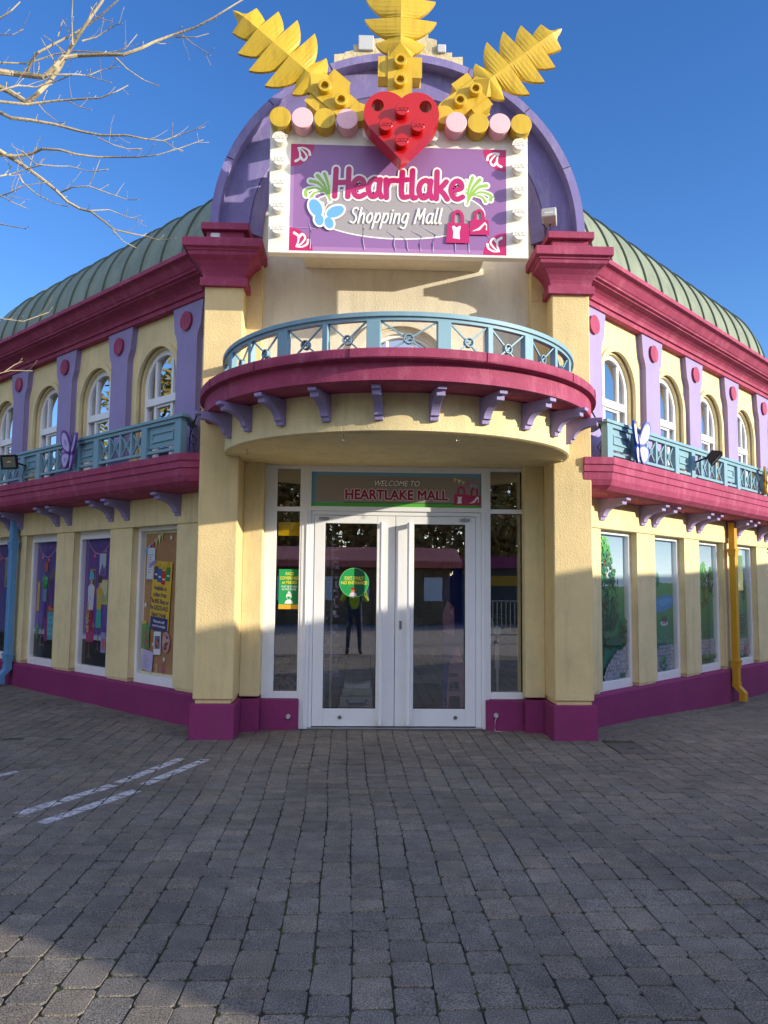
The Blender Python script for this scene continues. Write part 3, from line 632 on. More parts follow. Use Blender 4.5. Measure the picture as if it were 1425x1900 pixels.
# ---- shop interior seen through the doors
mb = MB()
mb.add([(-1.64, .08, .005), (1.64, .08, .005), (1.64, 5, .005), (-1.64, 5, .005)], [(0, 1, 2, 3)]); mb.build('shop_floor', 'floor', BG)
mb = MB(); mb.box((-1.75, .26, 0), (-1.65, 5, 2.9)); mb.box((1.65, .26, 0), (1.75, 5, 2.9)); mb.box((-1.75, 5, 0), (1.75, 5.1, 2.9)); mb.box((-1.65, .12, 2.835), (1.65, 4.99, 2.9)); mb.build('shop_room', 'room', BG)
mb = MB(); mb.box((-1.55, .7, 2.95), (1.55, 5.1, 5.2)); mb.build('core', 'dark', BG)  # added dark box filling the upper storey, blocks light behind the niche
# ------------------------------------------------------------------ ground
def gz(x, y):
    a = max(0.0, min(1.0, (abs(x)-2.0)/3.0)); b = max(0.0, min(1.0, (y+.5)/2.5))
    return (-.13 if x > 0 else .015)*a*b
m, nt, b_ = newmat('paving_blocks'); N = nt.nodes.new; Lk = nt.links.new
vc = N('ShaderNodeVertexColor'); vc.layer_name = 'Col'; tc = N('ShaderNodeTexCoord')
n1 = N('ShaderNodeTexNoise'); n1.inputs['Scale'].default_value = 170; n1.inputs['Detail'].default_value = 3; Lk(tc.outputs['Object'], n1.inputs['Vector'])
n2 = N('ShaderNodeTexNoise'); n2.inputs['Scale'].default_value = 9; n2.inputs['Detail'].default_value = 6; Lk(tc.outputs['Object'], n2.inputs['Vector'])
r1 = N('ShaderNodeMapRange'); r1.inputs[1].default_value = .3; r1.inputs[2].default_value = .7; r1.inputs[3].default_value = .22; r1.inputs[4].default_value = 1.78; Lk(n1.outputs[0], r1.inputs[0])
r2 = N('ShaderNodeMapRange'); r2.inputs[1].default_value = .3; r2.inputs[2].default_value = .7; r2.inputs[3].default_value = .82; r2.inputs[4].default_value = 1.18; Lk(n2.outputs[0], r2.inputs[0])
n4 = N('ShaderNodeTexNoise'); n4.inputs['Scale'].default_value = .9; n4.inputs['Detail'].default_value = 5; Lk(tc.outputs['Object'], n4.inputs['Vector'])
r4 = N('ShaderNodeMapRange'); r4.inputs[1].default_value = .35; r4.inputs[2].default_value = .65; r4.inputs[3].default_value = .84; r4.inputs[4].default_value = 1.18; Lk(n4.outputs[0], r4.inputs[0])
m0 = N('ShaderNodeMath'); m0.operation = 'MULTIPLY'; Lk(r4.outputs[0], m0.inputs[0]); Lk(r2.outputs[0], m0.inputs[1])
mm = N('ShaderNodeMath'); mm.operation = 'MULTIPLY'; Lk(r1.outputs[0], mm.inputs[0]); Lk(m0.outputs[0], mm.inputs[1])
mx = N('ShaderNodeMix'); mx.data_type = 'RGBA'; mx.blend_type = 'MULTIPLY'; mx.inputs[0].default_value = 1; Lk(vc.outputs[0], mx.inputs[6]); Lk(mm.outputs[0], mx.inputs[7])
# pale grit specks in the concrete
n3 = N('ShaderNodeTexVoronoi'); n3.inputs['Scale'].default_value = 85; Lk(tc.outputs['Object'], n3.inputs['Vector'])
r3 = N('ShaderNodeMapRange'); r3.inputs[1].default_value = .10; r3.inputs[2].default_value = .16; r3.inputs[3].default_value = .30; r3.inputs[4].default_value = 0; Lk(n3.outputs['Distance'], r3.inputs[0])
mx2 = N('ShaderNodeMix'); mx2.data_type = 'RGBA'; Lk(r3.outputs[0], mx2.inputs[0]); Lk(mx.outputs[2], mx2.inputs[6]); mx2.inputs[7].default_value = (.42, .42, .40, 1)
Lk(mx2.outputs[2], b_.inputs['Base Color']); b_.inputs['Roughness'].default_value = .8; b_.inputs['Specular IOR Level'].default_value = .25
bp = N('ShaderNodeBump'); bp.inputs['Strength'].default_value = .8; bp.inputs['Distance'].default_value = .005; Lk(n1.outputs[0], bp.inputs['Height']); Lk(bp.outputs[0], b_.inputs['Normal'])
MT['paving'] = m
m, nt, b_ = newmat('joint_sand'); N = nt.nodes.new; Lk = nt.links.new; tc = N('ShaderNodeTexCoord')
n1 = N('ShaderNodeTexNoise'); n1.inputs['Scale'].default_value = 3.5; n1.inputs['Detail'].default_value = 8; Lk(tc.outputs['Object'], n1.inputs['Vector'])
cr = N('ShaderNodeValToRGB'); cr.color_ramp.elements[0].position = .45; cr.color_ramp.elements[0].color = (.024, .022, .019, 1); cr.color_ramp.elements[1].position = .66; cr.color_ramp.elements[1].color = (.055, .085, .015, 1)
Lk(n1.outputs[0], cr.inputs[0]); Lk(cr.outputs[0], b_.inputs['Base Color']); b_.inputs['Roughness'].default_value = 1; MT['joint'] = m
m, nt, b_ = newmat('worn_white_paint'); N = nt.nodes.new; Lk = nt.links.new; tc = N('ShaderNodeTexCoord')
n1 = N('ShaderNodeTexNoise'); n1.inputs['Scale'].default_value = 22; n1.inputs['Detail'].default_value = 9; n1.inputs['Roughness'].default_value = .75; Lk(tc.outputs['Object'], n1.inputs['Vector'])
cr = N('ShaderNodeValToRGB'); cr.color_ramp.elements[0].position = .38; cr.color_ramp.elements[0].color = (.16, .155, .16, 1); cr.color_ramp.elements[1].position = .56; cr.color_ramp.elements[1].color = (.62, .62, .64, 1)
Lk(n1.outputs[0], cr.inputs[0]); Lk(cr.outputs[0], b_.inputs['Base Color']); b_.inputs['Roughness'].default_value = .85; MT['roadpaint'] = m

rp = random.Random(11)
def wall_dist(x, y): return (abs(x)-2.08-y)*q2       # distance in front of the wing walls
tones = [(.150, .136, .130), (.130, .120, .120), (.165, .146, .132), (.112, .104, .106), (.140, .130, .124), (.180, .154, .134), (.118, .118, .122)]; tones = [(t[0]*1.02+.02, t[1]*1.0+.022, t[2]*.88+.02) for t in tones]; mt0 = tuple(sum(t[i] for t in tones)/len(tones) for i in range(3)); tones = [tuple((t[i]*.5+mt0[i]*.5)*(1.06, 1.04, 1.02)[i] for i in range(3)) for t in tones]
pv = MB(); marks = []
def area_strokes():
    out = []
    def st(a, b, wd):
        d = Vector((b[0]-a[0], b[1]-a[1])).normalized(); n = (-d.y*wd/2, d.x*wd/2)
        out.append([(a[0]+n[0], a[1]+n[1]), (a[0]-n[0], a[1]-n[1]), (b[0]-n[0], b[1]-n[1]), (b[0]+n[0], b[1]+n[1])])
    st((-2.66, -3.20), (-2.27, -2.42), .10); st((-2.44, -3.40), (-2.05, -2.58), .10)
    st((-2.25, -2.36), (-1.95, -1.50), .09); st((-2.04, -2.40), (-1.73, -1.53), .09); st((-3.50, -2.5), (-3.17, -1.98), .085)
    return out
STRK = area_strokes(); MH = (2.05, -1.235, 2.36, -.735)
def slab(poly, jitter=.004, tone=None, z=0.0):
    n = len(poly)
    if n < 3: return
    cx = sum(p[0] for p in poly)/n; cy = sum(p[1] for p in poly)/n
    A = abs(sum(poly[i][0]*poly[(i+1) % n][1]-poly[(i+1) % n][0]*poly[i][1] for i in range(n)))/2
    if A < .0012: return
    poly = [(x+rp.uniform(-jitter, jitter), y+rp.uniform(-jitter, jitter)) for x, y in poly]
    # chamfer the corners
    out = []
    for i in range(n):
        p, a, b = Vector(poly[i]), Vector(poly[i-1]), Vector(poly[(i+1) % n]); c = .011+rp.uniform(0, .007)
        la, lb = (a-p).length, (b-p).length
        if la < 1e-6 or lb < 1e-6: return
        out.append(tuple(p+(a-p)*min(.4, c/la))); out.append(tuple(p+(b-p)*min(.4, c/lb)))
    t = tone or rp.choice(tones); k = rp.uniform(.92, 1.10); col = tuple(c*k for c in t)
    h = gz(cx, cy)+z+rp.uniform(-.0022, .0022); sx, sy = rp.uniform(-.010, .010), rp.uniform(-.010, .010)
    def zz(x, y): return h+(x-cx)*sx+(y-cy)*sy
    def inset(pp, d):
        r = []
        for x, y in pp:
            v = Vector((cx-x, cy-y)); l = v.length; v = v*(d/l); r.append((x+v.x, y+v.y))
        return r
    top = inset(out, .0022); m_ = len(out)
    pv.add([(x, y, zz(x, y)) for x, y in top]+[(x, y, zz(x, y)-.0022) for x, y in out]+[(x, y, zz(x, y)-.03) for x, y in out],
           [tuple(range(m_))]+[(i+m_*l, i+m_*(l+1), (i+1) % m_+m_*(l+1), (i+1) % m_+m_*l) for l in (0, 1) for i in range(m_)], col)
    for s in STRK:
        cl = top
        for i in range(4):
            a, b = s[i], s[(i+1) % 4]; ex, ey = b[0]-a[0], b[1]-a[1]; nx, ny = ey, -ex
            mid = (sum(p[0] for p in s)/4, sum(p[1] for p in s)/4)
            if nx*mid[0]+ny*mid[1] > nx*a[0]+ny*a[1]: nx, ny = -nx, -ny
            cl = clip_half(cl, nx, ny, nx*a[0]+ny*a[1])
            if len(cl) < 3: break
        if len(cl) >= 3: marks.append([(x, y, zz(x, y)+.0012) for x, y in cl])
slope = .0105; RW = .158
nrow = int(8.2/RW); LEN = [.118, .155, .155, .20, .20, .245]
for i in range(-nrow, nrow+1):
    x0 = -.03+i*RW; y = -10+rp.uniform(0, .6)
    wob = rp.uniform(0, 6.28)
    ymax = max(-.05, abs(x0)-2.08-.15) if abs(x0) > 1.2 else -.03
    while y < min(ymax+.3, 5.5):
        L_ = rp.choice(LEN)*rp.uniform(.97, 1.03); g_ = .0026
        if y+L_ > -9:
            w0 = .006*math.sin(y*1.7+wob)
            xs = lambda yy: x0+slope*(-yy)+.013*math.sin(yy*1.1+.5*x0)+.006*math.sin(yy*3.1+1.7*x0)
            ge = .0058; po = [(xs(y)+g_, y+ge), (xs(y)+RW-g_, y+ge), (xs(y+L_)+RW-g_, y+L_-ge), (xs(y+L_)+g_, y+L_-ge)]
            # stop at the border course and at the building
            for sg in (1, -1):
                if abs(x0+RW/2) > 1.98 and sg*x0 > 0 and po:
                    lowp = clip_half(po, 0, 1, -.66)
                    po = lowp if max(p[1] for p in po) <= -.40 and len(lowp) >= 3 and (sum(p[1] for p in po)/len(po)) < -.66 else clip_half(po, -sg*q2, q2, -(2.08*q2+.42))
            if po: po = clip_half(po, 0, 1, -.10) if abs(x0) < 2.2 else po
            if po and po[0][0] > MH[0]-.3 and po[0][0] < MH[2]+.1 and MH[1]-.3 < po[0][1] < MH[3]+.1:
                # keep clear of the inspection cover
                cxm = sum(p[0] for p in po)/len(po); cym = sum(p[1] for p in po)/len(po)
                if MH[0] < cxm < MH[2] and MH[1] < cym < MH[3]: po = []
                elif cym >= MH[3]: po = clip_half(po, 0, -1, -MH[3]-.004)
                elif cym <= MH[1]: po = clip_half(po, 0, 1, MH[1]-.004)
                elif cxm < MH[0]: po = clip_half(po, 1, 0, MH[0]-.004)
                else: po = clip_half(po, -1, 0, -MH[2]-.004)
            if len(po) >= 3: slab(po)
        y += L_
# border courses laid parallel to the two wings
for sg in (1, -1):
    for (o0, o1, lens) in ((.0, .20, [.16, .2, .24]), (.205, .415, [.105])):
        t = -.6
        while t < 8.2:
            L_ = rp.choice(lens); g_ = .004
            pts = [(t+g_, o0+g_), (t+L_-g_, o0+g_), (t+L_-g_, o1-g_), (t+g_, o1-g_)]
            P = [(sg*(2.08+(a+o)*q2), (a-o)*q2) for a, o in pts]
            P = clip_half(clip_half(P, 0, -1, .665), -sg, 0, -1.9)
            if len(P) >= 3: slab(P)
            t += L_
pv.build('paving', 'paving', kind='structure')
mk = MB()
for p in marks: mk.add(p, [tuple(range(len(p)))])
mk.build('ground_markings', 'roadpaint', kind='structure')
gb = MB(); xs = [-400, -60, -14]+[-8+.25*i for i in range(65)]+[14, 60, 400]; ys = [-400, -60, -20]+[-10+.25*i for i in range(81)]+[20, 60, 400]
gb.add([(x, y, gz(x, y)-.0075) for y in ys for x in xs], [(j*len(xs)+i, j*len(xs)+i+1, (j+1)*len(xs)+i+1, (j+1)*len(xs)+i) for j in range(len(ys)-1) for i in range(len(xs)-1)])
gb.build('ground', 'joint', kind='structure')
# plaza behind the viewpoint, paving toned paler and warmer to bounce light
m, nt, b_ = newmat('plaza_paving'); N = nt.nodes.new; Lk = nt.links.new; tc = N('ShaderNodeTexCoord'); br = N('ShaderNodeTexBrick')
br.inputs['Scale'].default_value = 1; br.inputs['Brick Width'].default_value = .2; br.inputs['Row Height'].default_value = .158; br.inputs['Mortar Size'].default_value = .008
br.inputs['Color1'].default_value = (.30, .26, .22, 1); br.inputs['Color2'].default_value = (.24, .21, .18, 1); br.inputs['Mortar'].default_value = (.02, .02, .018, 1)
Lk(tc.outputs['Object'], br.inputs['Vector']); Lk(br.outputs['Color'], b_.inputs['Base Color']); b_.inputs['Roughness'].default_value = .85
pl = MB(); pl.add([(-60, -60, -.004), (60, -60, -.004), (60, -9.0, -.004), (-60, -9.0, -.004)], [(0, 1, 2, 3)])
pl.add([(-60, -9, -.004), (-8.2, -9, -.004), (-8.2, 30, -.004), (-60, 30, -.004)], [(0, 1, 2, 3)]); pl.add([(8.3, -9, -.004), (60, -9, -.004), (60, 4.2, -.004), (8.3, 4.2, -.004)], [(0, 1, 2, 3)])
pl.build('plaza', m, kind='structure')

# inspection cover
ic = empty('inspection_cover', (2.2, -1.0, 0), 'small square metal inspection cover let into the paving near the right-hand pillar', 'cover')
mb = MB(); strip_ = None
x0, y0, x1, y1 = MH
for a, b in (((x0, y0), (x1, y0+.02)), ((x0, y1-.02), (x1, y1)), ((x0, y0+.02), (x0+.02, y1-.02)), ((x1-.02, y0+.02), (x1, y1-.02))): mb.box((*a, -.03), (*b, .001))
mb.build('frame', 'iron', ic)
mb = MB(); mb.box((x0+.024, y0+.024, -.03), (x1-.024, y1-.024, -.002)); mb.build('lid', 'iron', ic, bev=.002)
mb = MB(); mb.box((x0+.13, y0+.22, -.002), (x0+.20, y0+.24, .0005)); mb.box((x0+.16, y0+.20, -.002), (x0+.17, y0+.26, .0008)); mb.build('keyhole', 'black', ic)

# ------------------------------------------------------------------ main sign
SX0, SX1, SZ0, SZ1, SY = -1.329, 1.197, 4.712, 5.999, -1.27
SG = empty('shop_sign', ((SX0+SX1)/2, SY, SZ0), 'large framed purple sign reading Heartlake Shopping Mall hung over the round balcony', 'sign')
mb = MB(); mb.box((SX0, SY, SZ0), (SX1, SY+.10, SZ1)); mb.build('sign_board', 'sign', SG, bev=.006)
mb = MB(); mb.box((-1.03, -.74, 4.955), (.87, -.305, 5.4)); mb.build('bracket_box', 'white', SG, bev=.006)
mb = MB(); mb.box((SX0+.5, SY+.10, SZ0+.5), (SX1-.5, -.735, SZ0+.7)); mb.build('support', 'sign', SG)
def stud(parent, x, y, z, r, d, mat, logo=True, lip=True):
    mb = MB(); mb.cyl((x, y, z), (x, y-d, z), r, n=32); o = mb.build('stud', mat, parent, smooth=True, bev=.004 if r > .05 else .003)
    return o
def mark_text(x, y, z, size, mat, parent, body='LEGO'):
    a = Art((x, y, z), (1, 0, 0), (0, 0, 1), (0, -1, 0)); a.text(body, 0, -size*.36, size, (0, 0, 0), bold=.02, shear=.25)
    mb = MB(); vs = a.mb.v; mb.v = list(vs)+[(p[0], p[1]+.004, p[2]) for p in vs]; n = len(vs)
    from collections import Counter
    ed = Counter()
    for q in a.mb.f:
        for i in range(len(q)): e = (q[i], q[(i+1) % len(q)]); ed[e] += 1
    fs = list(a.mb.f)
    for (i, j) in list(ed):
        if (j, i) not in ed: fs.append((j, i, i+n, j+n))
    mb.f = fs; mb.c = [None]*len(fs); mb.v = [(p[0], p[1]-.004, p[2]) for p in mb.v]
    mb.build('stud_lettering', mat, parent)
for k in range(5):
    z = 5.835-.2275*k
    for x in (SX0+.098, SX1-.10):
        s_ = stud(SG, x, SY, z, .062, .085, 'sign'); mark_text(x, SY-.085, z, .058, 'sign', s_)
for i, (px, mt) in enumerate([(277, 'gold'), (357, 'pink'), (437, 'gold'), (518, 'pink'), (598, 's'), (830, 's'), (913, 'pink'), (993, 'gold'), (1072, 'pink'), (1150, 'gold')]):
    x = SX0+(px-237)/948*(SX1-SX0)
    if mt == 's': stud(SG, x, SY, SZ1-.10, .062, .085, 'sign')
    else: stud(SG, x, SY, SZ1-.005, .103, .15, mt)
# printed face
PU0, PU1, PV0, PV1 = -1.125, 0.983, 4.737, 5.810; KS = 0.9715; PWd, PHt = (PU1-PU0)/KS, (PV1-PV0)/KS
A = Art((PU0, SY, PV0), (KS, 0, 0), (0, 0, KS), (0, -1, 0), dz=.00005)
LIL = (148, 106, 160); MAG = (190, 30, 100); GRY = (164, 158, 158); WH = (243, 240, 232); GRN = (150, 196, 80); BLU = (110, 176, 226)
A.rect(0, 0, PWd, PHt, LIL); A.rect(0, 0, PWd, .045, (172, 126, 176)); A.rect(0, 0, .035, PHt, (164, 126, 178))
def qc(cx, cz, a0):
    A.poly([(cx, cz)]+arc(cx, cz, .235, a0, a0+math.pi/2, 14), MAG)
qc(.0, 0, 0); qc(PWd, 0, math.pi/2); qc(PWd, PHt, math.pi); qc(0, PHt, 1.5*math.pi)
def swirl(cx, cz, fx, fy):
    for pts in ([(.0, .0), (.05, .03), (.09, .09), (.06, .13), (.03, .10)], [(0, 0), (.02, .05), (.02, .11), (-.02, .14)], [(0, 0), (.06, .0), (.11, .03), (.12, .07)]):
        A.stroke([(cx+fx*(p[0]-.03), cz+fy*(p[1]-.06)) for p in pts], .026, WH, taper=(.5, 1.1))
swirl(.10, .10, 1, 1); swirl(PWd-.10, .10, -1, 1); swirl(PWd-.10, PHt-.10, -1, -1); swirl(.10, PHt-.10, 1, -1)
A.ell(PWd*.495, .42, .885, .285, WH, 64); A.ell(PWd*.495, .42, .870, .270, GRY, 64)
def frond(cx, cz, fx):
    F = lambda pts: [(cx+fx*p[0], cz+p[1]) for p in pts]
    B_ = [([(0, 0), (-.05, .10), (-.12, .18), (-.20, .20)], .05), ([(-.02, .06), (-.06, .17), (-.13, .26)], .05), ([(-.01, .04), (-.02, .16), (-.06, .28)], .045),
          ([(-.03, .08), (-.14, .13), (-.24, .10), (-.24, .05)], .045), ([(-.05, .10), (-.15, .08), (-.19, .03)], .04)]
    for pts, wd in B_: A.stroke(F(pts), wd+.028, WH, taper=(.5, 1))
    A.stroke(F([(.0, .0), (.0, .14), (.0, .24)]), .06, WH)
    for pts, wd in B_: A.stroke(F(pts), wd*.75, GRN, taper=(.4, 1))
    for k in range(5): A.ell(cx+fx*(.002+.004*k), cz+.07+.042*k, .015, .015, GRN, 10)
frond(.40, .52, 1); frond(PWd-.40, .52, -1)
tw = strokes_text(A, 'Heartlake', .43, .565, .285, .094, WH, sx=.90, space=.06)
strokes_text(A, 'Heartlake', .43, .565, .285, .054, (188, 36, 106), sx=.90, space=.06)
strokes_text(A, 'Shopping Mall', .60, .295, .155, .0185, WH, sx=.80, shear=.22, rise=.010, space=.10)
# butterfly emblem
for s_, (bx, bz) in ((1.22, (.35, .36)),):
    for grow, cl in ((.018, WH), (0, BLU)):
        for ex, ez, a, b, ro_ in ((-.075, .065, .055, .085, .45), (.085, .035, .085, .05, .45), (-.045, -.035, .04, .055, .2), (.035, -.06, .04, .055, .35)):
            A.ell(bx+ex*s_, bz+ez*s_, (a+grow)*s_*.9, (b+grow)*s_*.9, cl, 24, ro_)
    A.stroke([(bx-.01, bz+.03), (bx+.02, bz+.11), (bx+.05, bz+.13)], .01, WH); A.stroke([(bx-.01, bz+.03), (bx-.01, bz+.12), (bx-.03, bz+.14)], .01, WH)
# shopping bags
def bag(x0, z0, w_, h, hh, art=A, cl=MAG, wd=.022):
    art.stroke([(x0+w_*.3, z0+h*.95), (x0+w_*.32, z0+h+hh*.7), (x0+w_*.5, z0+h+hh), (x0+w_*.68, z0+h+hh*.7), (x0+w_*.7, z0+h*.95)], wd, cl)
    art.poly([(x0, z0), (x0+w_, z0+.01*h), (x0+w_*.96, z0+h), (x0+w_*.06, z0+h*1.02)], cl)
bag(1.795, .20, .20, .155, .10, wd=.03); bag(1.56, .11, .235, .205, .125, wd=.034)
A.poly([(1.63, .16), (1.70, .15), (1.695, .22), (1.71, .28), (1.70, .29), (1.665, .27), (1.64, .29), (1.62, .28), (1.635, .22)], WH)
A.poly([(1.82, .235), (1.90, .25), (1.95, .31), (1.965, .30), (1.96, .25), (1.972, .25), (1.972, .31), (1.95, .335), (1.89, .275)], WH)
A.build('printed_panel', SG, 'printgloss')
# creases where the vinyl is lifting
mb = MB(); rc = random.Random(5)
for x, h in ((.20, .20), (.72, .24), (1.02, .16), (1.15, .12), (1.27, .17), (1.40, .19), (1.60, .26), (1.74, .30)):
    x += PU0; pts = [(x+rc.uniform(-.01, .01), SY-.0035, PV0+.02), (x+rc.uniform(-.01, .01), SY-.0065, PV0+h*.5), (x+rc.uniform(-.02, .02), SY-.0065, PV0+h), (x-.05+rc.uniform(-.05, .05), SY-.004, PV0+h+.05), (x-.14+rc.uniform(-.08, .2), SY-.003, PV0+h+.10)]
    mb.tube(pts, [.004, .004, .003, .002, .001], 6)
for a, b in (((.05, .23), (.24, .22)), ((.24, .22), (.42, .41)), ((.42, .41), (.7, .40)), ((.9, .66), (1.3, .62)), ((1.2, .70), (1.9, .78)), ((1.35, .36), (1.1, .30)), ((.7, .47), (.8, .33)), ((1.74, .34), (1.95, .16)), ((1.6, .4), (1.52, .5))):
    mb.tube([(PU0+a[0], SY-.003, PV0+a[1]), (PU0+(a[0]+b[0])/2+.02, SY-.0045, PV0+(a[1]+b[1])/2), (PU0+b[0], SY-.003, PV0+b[1])], .0022, 6)
mb.build('vinyl_crease', MT['pv'] if 'pv' in MT else paint('lilac_vinyl', srgb(200, 180, 214), .3, 20, 0, .05), SG, smooth=True)

# ------------------------------------------------------------------ golden leaves
LU = [(58, 60), (95, 40), (132, 37), (131, 70), (129, 104), (170, 70), (208, 43), (206, 85), (200, 125), (240, 85), (278, 38), (280, 85), (281, 130), (318, 92), (350, 50), (366, 72), (377, 88), (392, 72), (400, 52)]
def gold_leaf(tip, junc, neck, label, y0=-1.32):
    T, J, K = Vector((tip[0], 0, tip[1])), Vector((junc[0], 0, junc[1])), Vector((neck[0], 0, neck[1]))
    root = empty('golden_leaf', (neck[0], y0, neck[1]), label, 'leaf ornament', 'golden leaves fanned above the sign')
    d = (J-T); L_ = d.length; u = d/L_; nrm = Vector((-u.z, 0, u.x)); sc = L_/369
    def P(s, w_, dy): v = T+u*(s*sc)+nrm*(w_*sc); return (v.x, y0+dy, v.z)
    # smooth sickle-like teeth
    def side(sg):
        pts = []
        key = [((0, 0)), ((22, 16)), ((50, 30)), (58, 60)]
        teeth = [((56, 64), (128, 36)), ((122, 108), (202, 40)), ((194, 130), (272, 38)), ((274, 134), (346, 46)), ((366, 92), (404, 50))]
        pts += [(0, 0), (14, 9), (32, 14)]; prev = (48, 17)
        for k, (tp, vl) in enumerate(teeth):
            a = Vector(prev); b = Vector(tp); c = Vector(vl)
            ctl = Vector((a.x+(b.x-a.x)*.3+8, a.y+(b.y-a.y)*.5)) if k else Vector((48, 40))
            for j in range(1, 6): t = j/5; q_ = a*(1-t)**2+ctl*2*t*(1-t)+b*t*t; pts.append((q_.x, q_.y))
            ctl = Vector((b.x+(c.x-b.x)*.72, b.y+(c.y-b.y)*.30))
            for j in range(1, 6): t = j/5; q_ = b*(1-t)**2+ctl*2*t*(1-t)+c*t*t; pts.append((q_.x, q_.y))
            prev = vl
        return [(s, sg*w_) for s, w_ in pts]
    mb = MB()
    for sg in (1, -1):
        pts = side(sg); n = len(pts); rdg = [(s if s < 372 else 372, 0) for s, _ in pts]
        vs = []
        for (s, w_), (rs_, _) in zip(pts, rdg):
            dep = -.055*min(1, max(0, rs_/60))
            vs += [P(s, w_, 0), P(rs_, 0, dep), P(s, w_, .035)]
        fs = []
        for i in range(n-1):
            a, b = 3*i, 3*(i+1); fs += [(a, a+1, b+1, b), (a, b, b+2, a+2)]
        mb.add(vs, fs)
        mb.add([P(s, w_, .035) for s, w_ in pts]+[P(400, 0, .035)], [tuple(range(n+1))])
    # closing facet between the junction and the neck
    mb.add([P(372, 0, -.055), P(400, 52, 0), P(420, 44, -.012), P(420, -44, -.012), P(400, -52, 0)], [(0, 1, 2), (0, 2, 3), (0, 3, 4)])
    mb.build('blade', 'gold', root)
    # neck plate with rounded end and two hollow studs
    nl = (K-J).length/sc; hw = 43; e = 369+nl; n0 = 392
    out = [(n0, hw), (e-hw*.2, hw)]+[(e-hw*.2+hw*math.sin(t), hw*math.cos(t)) for t in [math.pi*k/12 for k in range(1, 12)]]+[(e-hw*.2, -hw), (n0, -hw)]
    mb = MB(); n = len(out); mb.add([P(s, w_, -.012) for s, w_ in out]+[P(s, w_, .07) for s, w_ in out], [tuple(range(n)), tuple(range(2*n-1, n-1, -1))]+[(i, (i+1) % n, n+(i+1) % n, n+i) for i in range(n)])
    mb.build('neck', 'gold', root, bev=.006)
    for s in (442, 519):
        c = Vector(P(s, 0, -.012)); mb = MB(); ro_, ri = 24*sc, 14*sc; rings = []
        for r_, y in ((ro_, 0), (ro_, -.055), (ro_-.005, -.06), (ri, -.06), (ri, -.01), (0.001, -.01)): rings.append([(c.x+r_*math.cos(2*math.pi*k/28), c.y+y, c.z+r_*math.sin(2*math.pi*k/28)) for k in range(28)])
        mb.loft(rings, caps=False); mb.build('stud', 'gold', root, smooth=True)
    # clip blocks behind the neck
    for sg in (1, -1):
        a, b = 418, 492; mb = MB(); q_ = [(a, sg*30), (b, sg*30), (b, sg*78), (a, sg*78)]
        mb.add([P(s, w_, -.0) for s, w_ in q_]+[P(s, w_, .17) for s, w_ in q_], [(0, 1, 2, 3), (7, 6, 5, 4), (0, 1, 5, 4), (1, 2, 6, 5), (2, 3, 7, 6), (3, 0, 4, 7)]); mb.build('clip_block', 'gold', root, bev=.008)
    c = Vector(P(460, 0, .06)); mb = MB(); mb.cyl((c.x, c.y, c.z), (c.x, -.50, c.z), .05); mb.build('support_peg', 'purple', root)
gold_leaf((-1.717, 7.134), (-0.953, 6.477), (-0.557, 6.132), 'weathered golden leaf pointing up to the left, its tip near the bare branches')
gold_leaf((-0.065, 7.816), (-0.069, 6.833), (-0.070, 6.22), 'upright golden leaf above the red heart, running out of the top of the picture')
gold_leaf((1.539, 7.063), (0.811, 6.481), (0.451, 6.093), 'golden leaf pointing up to the right with rust streaks')
# round gold pieces beside the heart
for x, lb in ((-.47, 'round gold boss half hidden left of the red heart, in shadow'), (.36, 'round gold boss half hidden right of the red heart')):
    mb = MB(); mb.cyl((x, -1.2, 6.09), (x, -1.38, 6.09), .097, n=28); mb.cyl((x, -1.2, 6.09), (x, -.5, 6.15), .04)
    mb.box((x-.02 if x < 0 else x-.20, -1.30, 6.11), (x+.20 if x < 0 else x+.02, -1.23, 6.22))
    mb.build('gold_boss', 'gold', smooth=True, bev=.006, label=lb, cat='ornament')

# ------------------------------------------------------------------ red heart
HX, HZT, HY, s0 = -.068, 5.485, -1.62, .415
HT = empty('red_heart', (HX, HY+.22, HZT), 'glossy red heart with four studs and two holes above the sign', 'heart ornament')
st = 1.035
def HP(x, z): return (HX+x, HZT+z*st)
rl = s0/2; c1 = (s0*q2/2, s0*q2+s0*q2/2)
outl = [(0, 0)]+[(c1[0]+rl*math.cos(t), c1[1]+rl*math.sin(t)) for t in [-math.pi/4+math.pi*k/22 for k in range(23)]]
outl += [(-x, z) for x, z in outl[:0:-1] if abs(x) > 1e-6]
holes = [(.225, .512, .058)]
